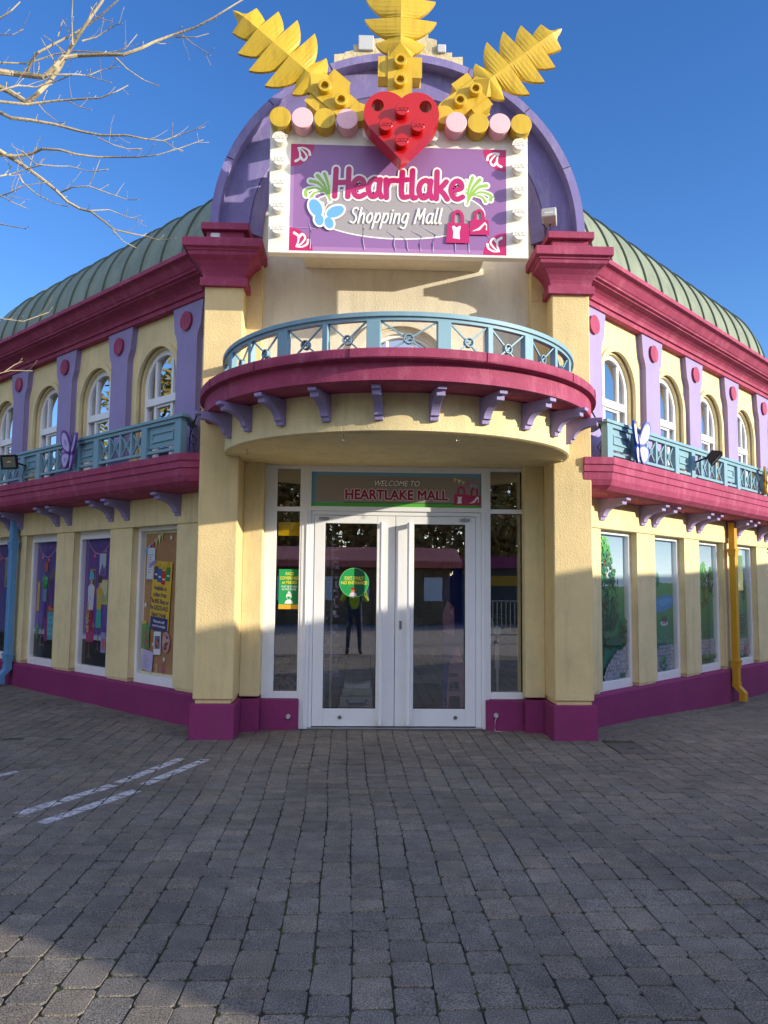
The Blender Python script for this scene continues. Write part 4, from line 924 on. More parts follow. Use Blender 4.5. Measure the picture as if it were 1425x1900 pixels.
# front face with holes via radial fans: split by a polygon with bridge cuts
def heart_face(y):
    right = [(0, 0)]+[(c1[0]+rl*math.cos(t), c1[1]+rl*math.sin(t)) for t in [-math.pi/4+math.pi*k/22 for k in range(23)]]
    return right
mb = MB(); yb = HY+.20
for sg in (1, -1):
    rt = heart_face(0); hx_, hz_, hr = holes[0]; nh = 24
    hole = [(hx_+hr*math.cos(t), hz_+hr*math.sin(t)) for t in [-math.pi/4+.0+2*math.pi*k/nh for k in range(nh+1)]]
    # outline starts at the tip, goes round the lobe to the notch, then down the centre; the hole is joined by a cut from the lobe start
    poly = [rt[0], rt[1]]+[hole[k] for k in range(nh, -1, -1)]+[rt[1]]+rt[2:]
    # build as two loops: quads between the hole and a ring, the rest as one fan
    ring = [(hx_+.086*math.cos(t), hz_+.086*math.sin(t)) for t in [2*math.pi*k/nh for k in range(nh)]]; hl = [(hx_+hr*math.cos(t), hz_+hr*math.sin(t)) for t in [2*math.pi*k/nh for k in range(nh)]]
    def V(p, y): q_ = HP(sg*p[0], p[1]); return (q_[0], y, q_[1])
    for y in (HY, yb): mb.add([V(p, y) for p in hl+ring], [(k, (k+1) % nh, nh+(k+1) % nh, nh+k) for k in range(nh)])
    mb.add([V(p, HY) for p in hl]+[V(p, yb) for p in hl], [(k, (k+1) % nh, nh+(k+1) % nh, nh+k) for k in range(nh)])
    # remaining face: split at the ring's left- and right-most points
    n2_ = len(rt); lobe = rt[1:]
    right_i = min(range(len(lobe)), key=lambda i: abs(math.atan2(lobe[i][1]-hz_, lobe[i][0]-hx_)))
    lower = [rt[0]]+lobe[:right_i+1]+[ring[0]]+[ring[nh-k] for k in range(1, nh//2+1)]+[(0, ring[nh//2][1])]
    upper = lobe[right_i:]+[(0, ring[nh//2][1])]+[ring[k] for k in range(nh//2, -1, -1)]
    for y in (HY, yb): mb.add([V(p, y) for p in lower], [tuple(range(len(lower)))]); mb.add([V(p, y) for p in upper], [tuple(range(len(upper)))])
    for a, b in zip(rt[:-1], rt[1:]): mb.add([V(a, HY), V(b, HY), V(b, yb), V(a, yb)], [(0, 1, 2, 3)])
mb.build('heart_plate', 'red', HT)
for x, z in ((.0, .443), (-.149, .295), (.149, .295), (0, .153)):
    mb = MB(); p = HP(x, z); mb.cyl((p[0], HY, p[1]), (p[0], HY-.07, p[1]), .063, n=32); o = mb.build('stud', 'red', HT, smooth=True, bev=.004); mark_text(p[0], HY-.07, p[1], .05, 'red', o)
mb = MB(); mb.cyl((HX, yb, HZT+.35), (HX, SY+.02, HZT+.35), .12); mb.build('mount', 'gold', HT)
# ------------------------------------------------------------------ printed sheets in the shop windows
def wing_art(sd, c, hw, z0, h, o=-.157):
    g = W(sd); t_left = c-hw if sd == 'R' else c+hw
    p = Vector(g((t_left, o, z0))); q = Vector(g((c+hw if sd == 'R' else c-hw, o, z0))); n = Vector(g((c, o+1, z0)))-Vector(g((c, o, z0)))
    hid = .22; ks = (2*hw-hid)/(.704 if sd == 'R' else .744); U_ = (q-p).normalized(); a = Art(p+(U_*hid if sd == 'R' else U_*0), U_*ks, (0, 0, 1), n, dz=.00004); a.off = hid/ks if sd == 'R' else 0; a.w, a.h = 2*hw/ks-a.off, h; a.clip = (-a.off, 0, a.w, h); return a
ra_ = random.Random(21)
def blob(a, u, v, ru, rv, n, cols, r0, r1):
    for _ in range(n):
        t, q = ra_.uniform(0, 6.28), math.sqrt(ra_.random()); x, y = u+ru*q*math.cos(t), v+rv*q*math.sin(t)
        k = ra_.random(); c = cols[0] if (y-v)/rv+k*.9 < .35 else (cols[1] if (y-v)/rv+k*.7 < .9 else cols[2])
        r = ra_.uniform(r0, r1); a.ell(x, y, r, r*ra_.uniform(.5, .9), tuple(max(0, min(255, q_+ra_.randint(-8, 8))) for q_ in c), 8, ra_.uniform(0, 3))
def sky_bg(a, hz, top=(150, 178, 205), bot=(196, 214, 222)):
    n = 10
    for i in range(n): t = i/(n-1); a.rect(-a.off, hz+(a.h-hz)*i/n-.002, a.w, a.h, tuple(int(bot[k]+(top[k]-bot[k])*t) for k in range(3)))
def grass(a, hz, top=(96, 150, 92), bot=(40, 112, 92)):
    n = 14
    for i in range(n):
        t = i/(n-1); v1 = hz*(1-i/n)
        pts = [(-a.off, v1)]+[(a.w*k/6, v1+ra_.uniform(-.012, .012)) for k in range(1, 6)]+[(a.w, v1), (a.w, 0), (-a.off, 0)]
        a.poly(pts, tuple(int(top[k]+(bot[k]-top[k])*min(1, t*1.5)) for k in range(3)))
def path(a, pts, cell=.075):
    a.poly(pts, (120, 128, 140))
    xs = [p[0] for p in pts]; ys = [p[1] for p in pts]; v = min(ys); r = 0
    while v < max(ys):
        u = min(xs)+(r % 2)*cell*.5
        while u < max(xs):
            cu, cv = u+ra_.uniform(-.012, .012), v+ra_.uniform(-.008, .008)
            ins = False; j = len(pts)-1
            for i in range(len(pts)):
                if (pts[i][1] > cv) != (pts[j][1] > cv) and cu < (pts[j][0]-pts[i][0])*(cv-pts[i][1])/(pts[j][1]-pts[i][1])+pts[i][0]: ins = not ins
                j = i
            if ins: k = ra_.randint(-10, 12); a.ell(cu, cv, cell*.46, cell*.30, (158+k, 162+k, 176+k), 7, ra_.uniform(-.3, .3))
            u += cell
        v += cell*.6; r += 1
TG = [(28, 78, 66), (46, 112, 78), (86, 160, 90)]
def sheet(name, a, label, group=None, cat='window print'):
    return a.build(name, None, label=label, cat=cat, group=group)
gW = WING['R']['gwid']/2-.048; H0 = GB+.085; HH = Z1-.045-H0
# 1: big apple tree and stone path
a = wing_art('R', .83, gW, H0, HH); sky_bg(a, 1.05); grass(a, 1.10)
a.rect(.50, .84, .512, 1.13, (40, 60, 70)); a.poly([(.485, 1.13), (.525, 1.13), (.515, 1.19), (.495, 1.19)], (50, 50, 60))
a.stroke([(.08, .30), (.085, .6), (.09, .95)], .03, (44, 50, 48), taper=(1.2, .8))
blob(a, .12, 1.05, .30, .62, 420, TG, .018, .038); blob(a, .30, .82, .18, .26, 150, TG, .018, .035); blob(a, .09, 1.52, .14, .16, 90, [(52, 130, 84), (96, 180, 100), (120, 200, 110)], .015, .03)
for _ in range(16): a.ell(ra_.uniform(.0, .36), ra_.uniform(.7, 1.5), .013, .014, (176, 52, 70), 10)
blob(a, .62, .55, .14, .16, 100, [(24, 66, 60), (40, 90, 72), (70, 120, 84)], .012, .026); blob(a, .35, .44, .26, .05, 60, [(24, 84, 74)]*3, .02, .04)
path(a, [(.0, .0), (.06, .12), (.2, .24), (.4, .33), (.72, .38), (.72, .10), (.5, .05), (.42, .0)])
sheet('window_print', a, 'park scene print with a large apple tree, in the window beside the right pillar', 'park scene window prints')
# 2: pond
a = wing_art('R', 2.25, gW, H0, HH); sky_bg(a, 1.05); grass(a, 1.15)
a.poly([(.0, .88), (.1, .94), (.3, .98), (.72, .99), (.72, .86), (.5, .80), (.2, .76), (0, .78)], (70, 132, 186)); a.poly([(.1, .90), (.4, .95), (.7, .95), (.7, .9), (.3, .84)], (88, 150, 200))
a.rect(.15, 1.08, .165, 1.14, (60, 50, 40)); blob(a, .157, 1.19, .045, .09, 50, TG, .01, .02)
a.ell(.36, .62, .13, .035, (190, 190, 200), 20); blob(a, .36, .66, .10, .05, 60, [(96, 50, 60), (120, 70, 74), (90, 110, 80)], .012, .022)
for _ in range(70): a.ell(ra_.uniform(.02, .7), ra_.uniform(.30, .5), .005, .005, (190, 214, 214), 6)
path(a, [(.0, .0), (.0, .28), (.2, .33), (.45, .34), (.72, .30), (.72, .0)]); blob(a, .3, .10, .13, .10, 60, [(40, 96, 88), (60, 130, 100), (90, 160, 110)], .012, .03)
sheet('window_print', a, 'park scene print with a blue pond and a round flower tub', 'park scene window prints')
# 3
a = wing_art('R', 3.67, gW, H0, HH); sky_bg(a, 1.1); grass(a, 1.12)
blob(a, .30, 1.25, .14, .22, 160, [(46, 120, 82), (80, 164, 96), (110, 196, 110)], .014, .03); blob(a, .60, 1.20, .12, .2, 110, TG, .014, .03); blob(a, .02, 1.16, .08, .16, 60, TG, .014, .03)
for u in (.3, .58): a.rect(u, .86, u+.014, 1.08, (50, 60, 56))
blob(a, .2, .86, .08, .05, 40, TG, .012, .026); blob(a, .36, .9, .06, .05, 30, TG, .012, .026); a.stroke([(0, .80), (.35, .88), (.72, .98)], .014, (120, 150, 120))
path(a, [(.0, .12), (.0, .34), (.3, .36), (.72, .33), (.72, .16), (.4, .06)]); blob(a, .4, .09, .32, .06, 70, [(40, 96, 88), (60, 130, 100), (90, 160, 110)], .012, .03)
sheet('window_print', a, 'park scene print with a round bright tree, in the window left of the mustard drainpipe', 'park scene window prints')
# 4
a = wing_art('R', 5.10, gW, H0, HH); sky_bg(a, 1.05); grass(a, 1.1)
for _ in range(140): u = ra_.uniform(.0, .5); a.stroke([(u, 1.6), (u+ra_.uniform(-.02, .02), ra_.uniform(1.15, 1.45))], .012, ra_.choice(TG), smooth=False)
blob(a, .5, 1.1, .10, .22, 90, TG, .014, .03); blob(a, .25, .62, .26, .24, 160, [(30, 84, 76), (50, 112, 88), (80, 140, 100)], .014, .034)
for k in range(7): a.rect(.08, .38+.045*k, .42, .40+.045*k, (34, 56, 60))
path(a, [(.0, .05), (.0, .28), (.4, .32), (.72, .28), (.72, .05)]); 
for k in range(9): a.stroke([(.5, .06), (.5+.03*(k-4), .16+.01*k)], .012, (176, 70, 90), smooth=False)
sheet('window_print', a, 'park scene print with a willow and slatted bench, right of the mustard drainpipe', 'park scene window prints')
a = wing_art('R', 6.53, gW, H0, HH); sky_bg(a, 1.05); grass(a, 1.1); blob(a, .3, 1.2, .2, .3, 160, TG, .018, .035)
sheet('window_print', a, 'printed park scene with a dark tree, last window on the right', 'park scene window prints')
# left wing room scenes
gWL = WING['L']['gwid']/2-.048; HL = Z1-.10-H0
PU = (104, 84, 158)
def room(a):
    n = 12
    for i in range(n): t = i/(n-1); a.rect(0, a.h*i/n, a.w, a.h, (int(112-14*t), int(84-10*t), int(166-22*t)))
    a.rect(0, .20, a.w, .40, (44, 40, 52)); a.rect(0, 0, a.w, .33, (40, 38, 46)); a.rect(0, .33, a.w, .40, (186, 186, 205)); a.rect(0, .385, a.w, .395, (130, 130, 160))
    for k in range(30): a.stroke([(ra_.uniform(0, a.w), ra_.uniform(.01, .3)), (ra_.uniform(0, a.w), ra_.uniform(.01, .3))], .003, (52, 50, 60), smooth=False)
def bunting(a, p0, p1, sag, n=3, off=0):
    P = [(p0[0]+(p1[0]-p0[0])*t, p0[1]+(p1[1]-p0[1])*t-sag*4*t*(1-t)) for t in [i/8 for i in range(9)]]
    for k in range(n):
        t = (k+.7+off)/n; x = p0[0]+(p1[0]-p0[0])*t; y = p0[1]+(p1[1]-p0[1])*t-sag*4*t*(1-t)
        a.poly([(x-.05, y), (x+.05, y), (x+.0, y-.15)], (168, 50, 110)); a.ell(x, y-.05, .022, .022, (226, 180, 210), 12); a.ell(x, y-.05, .012, .012, (168, 50, 110), 12)
    a.stroke(P, .010, (214, 170, 206))
def pict(a, u, v, w_, h, fr, bgc, fg=None):
    a.rect(u, v, u+w_, v+h, fr); a.rect(u+.015, v+.018, u+w_-.015, v+h-.018, bgc)
    if fg: a.poly([(u+.02, v+.02), (u+w_*.45, v+h*.55), (u+w_*.7, v+h*.3), (u+w_-.02, v+h*.5), (u+w_-.02, v+.02)], fg)
a = wing_art('L', 2.55, gWL, H0, HL); room(a); bunting(a, (.05, 1.66), (.72, 1.60), .17, 2, .0)
pict(a, .42, 1.16, .22, .32, (120, 80, 110), (186, 196, 214), (110, 90, 150)); pict(a, .16, .92, .18, .34, (206, 130, 66), (96, 76, 96), (130, 100, 110)); pict(a, .46, .80, .24, .32, (206, 190, 110), (214, 206, 160), (160, 170, 130))
a.rect(.56, .18, .70, .44, (150, 150, 200)); a.rect(.58, .22, .68, .36, (196, 110, 130)); a.stroke([(.59, .44), (.63, .50), (.67, .44)], .012, (90, 90, 130))
a.poly([(.12, .30), (.34, .30), (.36, .50), (.10, .50)], (176, 60, 120)); a.poly([(.12, .50), (.34, .50), (.30, .60), (.16, .60)], (206, 196, 214))
def dress_stand(a, u, top, skirt, hat, h0=.10, sc=1.0):
    a.stroke([(u, h0), (u, h0+.5*sc)], .02, (120, 96, 84), smooth=False); a.stroke([(u-.07, h0-.02), (u, h0+.05), (u+.07, h0-.02)], .018, (110, 86, 76), smooth=False)
    a.poly([(u-.075*sc, h0+.62*sc), (u+.075*sc, h0+.62*sc), (u+.10*sc, h0+.34*sc), (u-.10*sc, h0+.34*sc)], skirt)
    a.poly([(u-.10*sc, h0+.92*sc), (u-.04*sc, h0+.96*sc), (u+.04*sc, h0+.96*sc), (u+.10*sc, h0+.92*sc), (u+.075*sc, h0+.62*sc), (u-.075*sc, h0+.62*sc)], top)
    a.ell(u, h0+.99*sc, .03*sc, .04*sc, (196, 170, 140)); a.poly([(u-.08*sc, h0+1.02*sc), (u+.08*sc, h0+1.02*sc), (u+.05*sc, h0+1.12*sc), (u, h0+1.15*sc), (u-.05*sc, h0+1.12*sc)], hat)
    a.stroke([(u-.05*sc, h0+.8*sc), (u+.02*sc, h0+.74*sc)], .01, tuple(min(255, c+30) for c in skirt))
dress_stand(a, .22, (206, 210, 226), (150, 40, 84), (104, 176, 206)); dress_stand(a, .47, (206, 176, 80), (80, 170, 160), (96, 62, 52), .2, .86)
blob(a, .15, .62, .05, .22, 60, [(206, 176, 120), (190, 156, 100), (226, 200, 140)], .012, .022)
sheet('window_print', a, 'purple room print with bunting and three framed pictures', 'purple room window prints')
a = wing_art('L', 4.03, gWL, H0, HL); room(a); bunting(a, (.03, 1.62), (.74, 1.66), .20, 3)
for s_ in (0, 1):
    a.stroke([(.20+.16*s_, .12-.0*s_), (.50+.03*s_, 1.22)], .022, (128, 84, 86), smooth=False)
for k in range(9): t = (k+.5)/9; a.stroke([(.20+.30*t, .12+1.1*t), (.36+.17*t, .12+1.1*t)], .016, (140, 96, 90), smooth=False)
a.stroke([(.70, .30), (.53, 1.22)], .018, (110, 72, 82), smooth=False); a.poly([(.46, 1.16), (.60, 1.30), (.70, 1.22), (.6, 1.1)], (116, 100, 110))
a.rect(.46, .26, .70, .66, (92, 160, 176)); a.rect(.48, .48, .68, .60, (110, 178, 192)); a.rect(.48, .32, .68, .44, (110, 178, 192)); a.ell(.58, .54, .02, .01, (50, 80, 100), 10); a.ell(.58, .38, .02, .01, (50, 80, 100), 10)
a.poly([(.36, .24), (.48, .24), (.46, .60), (.40, .60)], (150, 56, 120)); blob(a, .56, .70, .09, .04, 30, [(206, 110, 70), (220, 130, 80), (190, 90, 60)], .012, .024)
a.poly([(.06, .66), (.16, .66), (.15, 1.04), (.07, 1.04)], (196, 160, 80)); a.ell(.11, 1.04, .05, .05, (206, 170, 90), 14)
blob(a, .33, 1.08, .10, .09, 50, [(60, 150, 84), (80, 176, 96), (110, 200, 116)], .014, .03); a.ell(.36, 1.30, .06, .08, (196, 96, 70), 20); a.poly([(.27, .98), (.41, .98), (.40, .80), (.28, .80)], (110, 150, 180)); a.poly([(.24, .80), (.40, .80), (.38, .56), (.28, .56)], (96, 60, 150))
blob(a, .12, .36, .06, .10, 40, [(60, 110, 90), (80, 140, 100), (110, 170, 120)], .012, .024)
sheet('window_print', a, 'purple room print with a tall ladder, just right of the blue drainpipe', 'purple room window prints')
a = wing_art('L', 5.53, gWL, H0, HL); room(a); bunting(a, (.03, 1.62), (.74, 1.66), .20, 3); pict(a, .40, 1.0, .3, .45, (190, 180, 110), (150, 150, 140), (110, 120, 110)); a.rect(.3, .3, .6, .9, (90, 90, 150))
sheet('window_print', a, 'printed purple room partly hidden behind the blue drainpipe, leftmost window', 'purple room window prints')
# cork board window
a = wing_art('L', 1.04, gWL, H0, Z1-.045-H0)
a.rect(0, 0, a.w, a.h, (226, 216, 180)); a.rect(.022, .03, a.w-.0, a.h-.03, (176, 128, 92)); a.clip = (.022, .03, a.w-.022, a.h-.03)
for _ in range(420): k = ra_.choice([(150, 104, 74), (196, 148, 108), (160, 110, 80), (206, 160, 124)]); a.ell(ra_.uniform(.03, a.w), ra_.uniform(.04, a.h-.04), ra_.uniform(.004, .010), .004, k, 6, ra_.uniform(0, 3))
for i, (u, c) in enumerate([(.05, (110, 170, 214)), (.13, (180, 150, 200)), (.215, (200, 70, 150)), (.30, (196, 190, 110)), (.37, (230, 224, 200)), (.44, (190, 180, 110))]):
    v = 1.50+.035*i+.01*(i > 3); a.poly([(u-.03, v), (u+.04, v+.02), (u+.01, v-.10)], c)
a.stroke([(.02, 1.49), (.2, 1.56), (.36, 1.64), (.5, 1.72)], .006, (214, 200, 170))
def star(u, v, r, c=(240, 236, 240)): a.poly([(u+(r if k % 2 == 0 else r*.45)*math.sin(k*math.pi/5), v+(r if k % 2 == 0 else r*.45)*math.cos(k*math.pi/5)) for k in range(10)], c)
star(.66, 1.62, .035); star(.09, .82, .038); star(.30, .36, .026); star(.58, .20, .036); star(.70, .0, .02)
def rrect(a, u, v, w_, h, rot, c): 
    cs, sn = math.cos(rot), math.sin(rot); a.poly([(u+x*cs-y*sn, v+x*sn+y*cs) for x, y in ((0, 0), (w_, 0), (w_, h), (0, h))], c)
rrect(a, .09, 1.13, .19, .38, -.02, (214, 220, 236))
for k in range(8): rrect(a, .12, 1.42-.03*k, .08 if k else .12, .007, 0, (120, 124, 150))
YR = -.07; rrect(a, .20, .56, .46, .80, YR, (226, 184, 60))
rrect(a, .17, 1.26, .17, .05, .42, (164, 130, 196))
def T(body, u, v, s_, c, bold=.02, rot=YR, sh=.0, sx=.86): a.text(body, u, v, s_, c, bold=bold, rot=rot, shear=sh, sx=sx)
for i, (u, c) in enumerate([(.27, (52, 50, 110)), (.36, (50, 84, 160)), (.455, (190, 44, 50)), (.56, (48, 130, 74))]):
    v = 1.13-.03*i*(i < 3)-.02*(i == 3); rrect(a, u, v, .10, .16, YR, c); a.stroke([(u+.03, v+.155), (u+.06, v+.21), (u+.09, v+.15)], .010, (150, 110, 50)); rrect(a, u+.03, v+.05, .055, .02, YR, (230, 230, 235))
for i, s_ in enumerate(['Available to', 'collect from', 'The BIG Shop or', 'the LEGOLAND', 'Resort Hotel']): T(s_, .44-.006*i, 1.00-.078*i, .075, (52, 44, 100), .03)
rrect(a, .215, .54, .42, .155, YR, (56, 48, 120))
T('Please ask a staff', .43, .615, .046, (240, 240, 245), .02); T('member for more details', .43, .565, .042, (240, 240, 245), .02, sx=.72)
rrect(a, .02, .30, .19, .30, 0, (96, 150, 84)); rrect(a, .02, .58, .12, .035, .2, (206, 180, 90)); T('NOW', .11, .45, .07, (190, 50, 120), .03, -.5); T('OPEN', .13, .35, .07, (190, 50, 120), .03, .3)
rrect(a, .03, .06, .27, .24, -.12, (196, 186, 226))
for k in range(7): rrect(a, .06, .22-.024*k, .13+.02*(k % 3), .006, -.1, (130, 120, 176))
rrect(a, .33, .24, .17, .27, .03, (236, 234, 240)); rrect(a, .35, .31, .13, .15, .03, (120, 110, 150)); blob(a, .415, .38, .05, .05, 24, [(120, 70, 60), (190, 130, 100), (90, 60, 60)], .01, .02)
a.ell(.62, .40, .09, .12, (206, 150, 160), 24); blob(a, .62, .40, .06, .09, 30, [(120, 70, 60), (206, 170, 150), (90, 50, 60)], .01, .022)
T('S', .42, .05, .13, (206, 180, 140), .03, 0); T('U', .56, .05, .13, (200, 60, 140), .04, 0)
sheet('cork_board_print', a, 'cork board print with a yellow notice and pinned papers, nearest the left pillar', None, 'window print')

# ------------------------------------------------------------------ banner above the doors
a = Art((-.935, -.02, 2.385), (1, 0, 0), (0, 0, 1), (0, -1, 0), dz=.00005); bw, bh = 1.86, .38; a.clip = (0, 0, bw, bh)
a.rect(0, 0, bw, bh, (112, 160, 184)); a.poly([(.05, .05), (bw-.02, .05), (bw-.02, .31), (bw-.06, .34), (.09, .34), (.05, .31)], (150, 140, 130)); a.poly([(.06, .06), (bw-.03, .06), (bw-.03, .30), (bw-.07, .33), (.10, .33), (.06, .30)], (150, 138, 128))
a.rect(0, 0, bw, .042, (86, 176, 66)); a.rect(.35, .042, bw, .052, (60, 110, 60))
for u, s_, c in ((.0, 0, 0),): pass
for wd, cc in ((.03, (70, 50, 60)),):
    def halo(body, u, v, s_, r, c, **k):
        for q_ in range(8): a.text(body, u+r*math.cos(q_*math.pi/4), v+r*math.sin(q_*math.pi/4), s_, c, **k)
    halo('WELCOME TO', .93, .232, .090, .008, (60, 44, 56), shear=.25, sx=.86); halo('WELCOME TO', .93, .232, .090, .002, (236, 230, 224), shear=.25, sx=.86)
    halo('HEARTLAKE MALL', .93, .085, .150, .0125, (240, 214, 222), sx=.93); halo('HEARTLAKE MALL', .93, .085, .150, .0055, (140, 36, 70), sx=.93)
bag(1.56, .03, .17, .12, .08, art=a, cl=(180, 50, 100)); bag(1.71, .03, .16, .11, .08, art=a, cl=(170, 44, 92))
a.poly([(1.60, .05), (1.65, .05), (1.645, .09), (1.655, .13), (1.63, .12), (1.605, .13), (1.61, .09)], (240, 236, 236)); a.poly([(1.73, .05), (1.79, .06), (1.83, .11), (1.83, .06), (1.837, .06), (1.84, .12), (1.82, .13), (1.78, .08)], (240, 236, 236))
for k, c in enumerate([(220, 214, 120), (230, 230, 220), (200, 200, 120), (200, 90, 140), (190, 150, 200), (120, 180, 214)]): u = 1.56+.045*k; v = .335-.016*k; a.poly([(u, v), (u+.04, v-.01), (u+.012, v-.05)], c)
a.build('welcome_banner', None, label='wide printed banner reading Welcome to Heartlake Mall above the white double doors', cat='banner')
# face covering notice and round sticker on the glass
a = Art((-1.272, -.004, 1.265), (1, 0, 0), (0, 0, 1), (0, -1, 0), dz=.00008); G1, G2 = (36, 150, 84), (24, 122, 66)
a.rect(0, 0, .232, .43, (36, 156, 88)); a.rect(.155, 0, .205, .43, G2); a.rect(0, 0, .232, .045, (226, 172, 50))
for k in range(9): a.rect(.01+.026*k, .045, .022+.026*k, .052, (226, 172, 50))
YT = (246, 226, 60)
for i, s_ in enumerate(['FACE', 'COVERINGS', 'or MASKS']): a.text(s_, .114, .366-.047*i, .046, YT, bold=.018, sx=.82)
for i, s_ in enumerate(['MUST BE WORN', 'IN THIS STORE']): a.text(s_, .112, .232-.030*i, .029, (236, 242, 236), bold=.012, sx=.8)
a.ell(.112, .142, .030, .036, (240, 240, 236)); a.ell(.112, .176, .014, .014, (240, 240, 236)); a.poly([(.092, .135), (.132, .135), (.128, .115), (.112, .106), (.096, .115)], G1); a.poly([(.066, .058), (.158, .058), (.148, .088), (.126, .102), (.098, .102), (.076, .088)], (240, 240, 236)); a.stroke([(.085, .160), (.11, .168), (.135, .150)], .006, G1)
a.build('face_covering_notice', None, label='green and yellow face coverings notice stuck inside the narrow window left of the doors', cat='notice')
a = Art((-.457, -.004, 1.557), (1, 0, 0), (0, 0, 1), (0, -1, 0), dz=.00008)
a.ell(0, 0, .160, .160, (120, 200, 130), 48); a.ell(0, 0, .155, .155, (36, 156, 80), 48); a.poly([(.0, -.154), (.0, .154), (.05, .147), (.10, .118), (.12, .09), (.12, -.09), (.10, -.118), (.05, -.147)], (22, 92, 56))
a.text('EXIT ONLY', 0, .035, .046, YT, bold=.016, sx=.9); a.rect(-.10, .026, .10, .029, YT); a.text('NO ENTRANCE', 0, -.018, .046, YT, bold=.016, sx=.88)
a.ell(-.01, -.085, .022, .024, (206, 130, 90)); a.ell(-.012, -.066, .026, .016, (150, 60, 40)); a.poly([(-.05, -.145), (.03, -.15), (.022, -.115), (-.0, -.105), (-.02, -.105), (-.042, -.115)], (226, 196, 220))
a.build('exit_sticker', None, label='round green sticker reading Exit only No entrance on the left door pane', cat='sticker')
# etched double-heart emblem low on the left side window
a = Art((-1.20, -.004, .40), (1, 0, 0), (0, 0, 1), (0, -1, 0))
for k, s_ in enumerate((.11, .065)): a.stroke([(-.35*s_*2, .0), (-s_, .35*s_*1.6), (-.9*s_, s_), (-.4*s_, 1.25*s_), (0, .85*s_), (.4*s_, 1.25*s_), (.9*s_, s_), (s_, .35*s_*1.6), (.35*s_*2, .0)], .013, (110, 92, 88))
a.build('heart_decal', None, label='faint double heart decal at the foot of the narrow left window', cat='sticker')

# ------------------------------------------------------------------ things inside the shop
bx = empty('box_stack', (-.42, .55, 0), 'stack of white storage boxes with blue handles on the floor behind the left door', 'box stack')
mb = MB(); mb.box((-.62, .45, .006), (-.22, .75, .14)); mb.box((-.60, .46, .145), (-.23, .74, .27)); mb.box((-.58, .47, .275), (-.24, .73, .36)); mb.build('boxes', 'grey', bx, bev=.01)
mb = MB(); mb.tube([(-.52, .45, .24), (-.50, .42, .20), (-.32, .42, .20), (-.30, .45, .24)], .010); mb.build('handle', paint('blue_handle', (.02, .06, .35), .4, 30, 0, .05), bx)
mb = MB(); mb.prism([(-.56, .362), (-.27, .362), (-.25, .43), (-.40, .40), (-.55, .42)], .50, .70, 'y'); mb.build('papers', 'upvc', bx)
ds = empty('display_rack', (-.72, .5, 0), 'tall perforated display rack with blue edge standing inside the left door', 'display rack')
mb = MB(); mb.box((-.93, .40, .01), (-.88, .44, 1.75)); mb.build('blue_edge', paint('blue_edge', srgb(30, 130, 210), .4, 30, 0, .05), ds)
mb = MB(); mb.box((-.80, .40, .01), (-.775, .425, 2.2)); mb.box((-.72, .40, .01), (-.695, .425, 2.2)); mb.box((-.83, .36, .006), (-.66, .47, .03)); mb.build('upright', 'grey', ds)
mb = MB()
for k in range(14): mb.box((-.86, .43, .5+k*.11), (-.62, .60, .53+k*.11))
mb.build('shelf', paint('lilac_shelf', srgb(150, 130, 190), .5, 30, 0, .1), ds)
mb = MB(); rs = random.Random(8)
for k in range(40): x = rs.uniform(-.86, -.66); z = .53+.11*rs.randint(0, 12); mb.box((x, .44, z+.002), (x+.05, .56, z+rs.uniform(.03, .085)))
mb.build('packets', paint('pale_packets', srgb(190, 200, 226), .4, 30, 0, .5), ds)
tt = empty('toy_tower', (.72, .6, 0), 'tall blue and pink cardboard display tower behind the right door', 'display stand')
mb = MB(); mb.prism([(.56, .01), (.92, .01), (.92, 1.35), (.86, 1.62), (.72, 1.75), (.60, 1.6), (.58, .9)], .52, .62, 'y'); mb.build('blue_board', paint('blue_board', srgb(40, 60, 150), .5, 30, 0, .1), tt)
mb = MB(); mb.prism([(.60, .02), (.80, .02), (.83, .60), (.74, .84), (.64, .62)], .48, .515, 'y'); mb.prism([(.58, 1.0), (.70, .96), (.70, 1.28), (.62, 1.36), (.56, 1.2)], .48, .515, 'y'); mb.build('pink_figure_board', paint('pink_board', srgb(214, 160, 190), .5, 30, 0, .1), tt)
mb = MB()
for x, z, w_, h in ((.64, .34, .05, .10), (.70, .34, .05, .10), (.64, .14, .12, .14), (.64, .50, .1, .04)): mb.box((x, .470, z), (x+w_, .479, z+h))
mb.build('window_marks', 'navy', tt)
# shelves of goods at the back of the shop
for i, (x0, x1, lb) in enumerate(((-1.5, -.2, 'back wall shelving with pale purple goods, seen through the left door'), (.0, 1.45, 'back wall shelving with white and lilac goods, seen through the right door'))):
    sh = empty('shop_shelving', ((x0+x1)/2, 3.6, 0), lb, 'shelving'); mb = MB()
    for k in range(5): mb.box((x0, 3.4, .3+k*.42), (x1, 3.8, .33+k*.42))
    mb.box((x0, 3.8, 0), (x1, 3.84, 2.3)); mb.build('shelves', 'grey', sh)
    for cn, cc in (('lilac', (176, 150, 210)), ('white', (230, 230, 236)), ('pink', (226, 120, 170))):
        mb = MB()
        for k in range(5):
            x = x0+.03
            while x < x1-.12:
                w_ = rs.uniform(.06, .14)
                if rs.random() < .33: mb.box((x, 3.36, .332+k*.42), (x+w_, 3.7, .332+k*.42+rs.uniform(.12, .32)))
                x += w_+.015
        if mb.v: mb.build(cn+'_goods', paint(cn+'_goods', srgb(*cc), .4, 30, 0, .1), sh)
    mb = MB(); mb.add([(x0, 3.35, 1.92), (x1, 3.35, 1.92), (x1, 3.35, 2.08), (x0, 3.35, 2.08)], [(0, 1, 2, 3)]); mb.build('yellow_header', paint('yellow_header', srgb(250, 214, 30), .4, 30, 0, .25), sh)
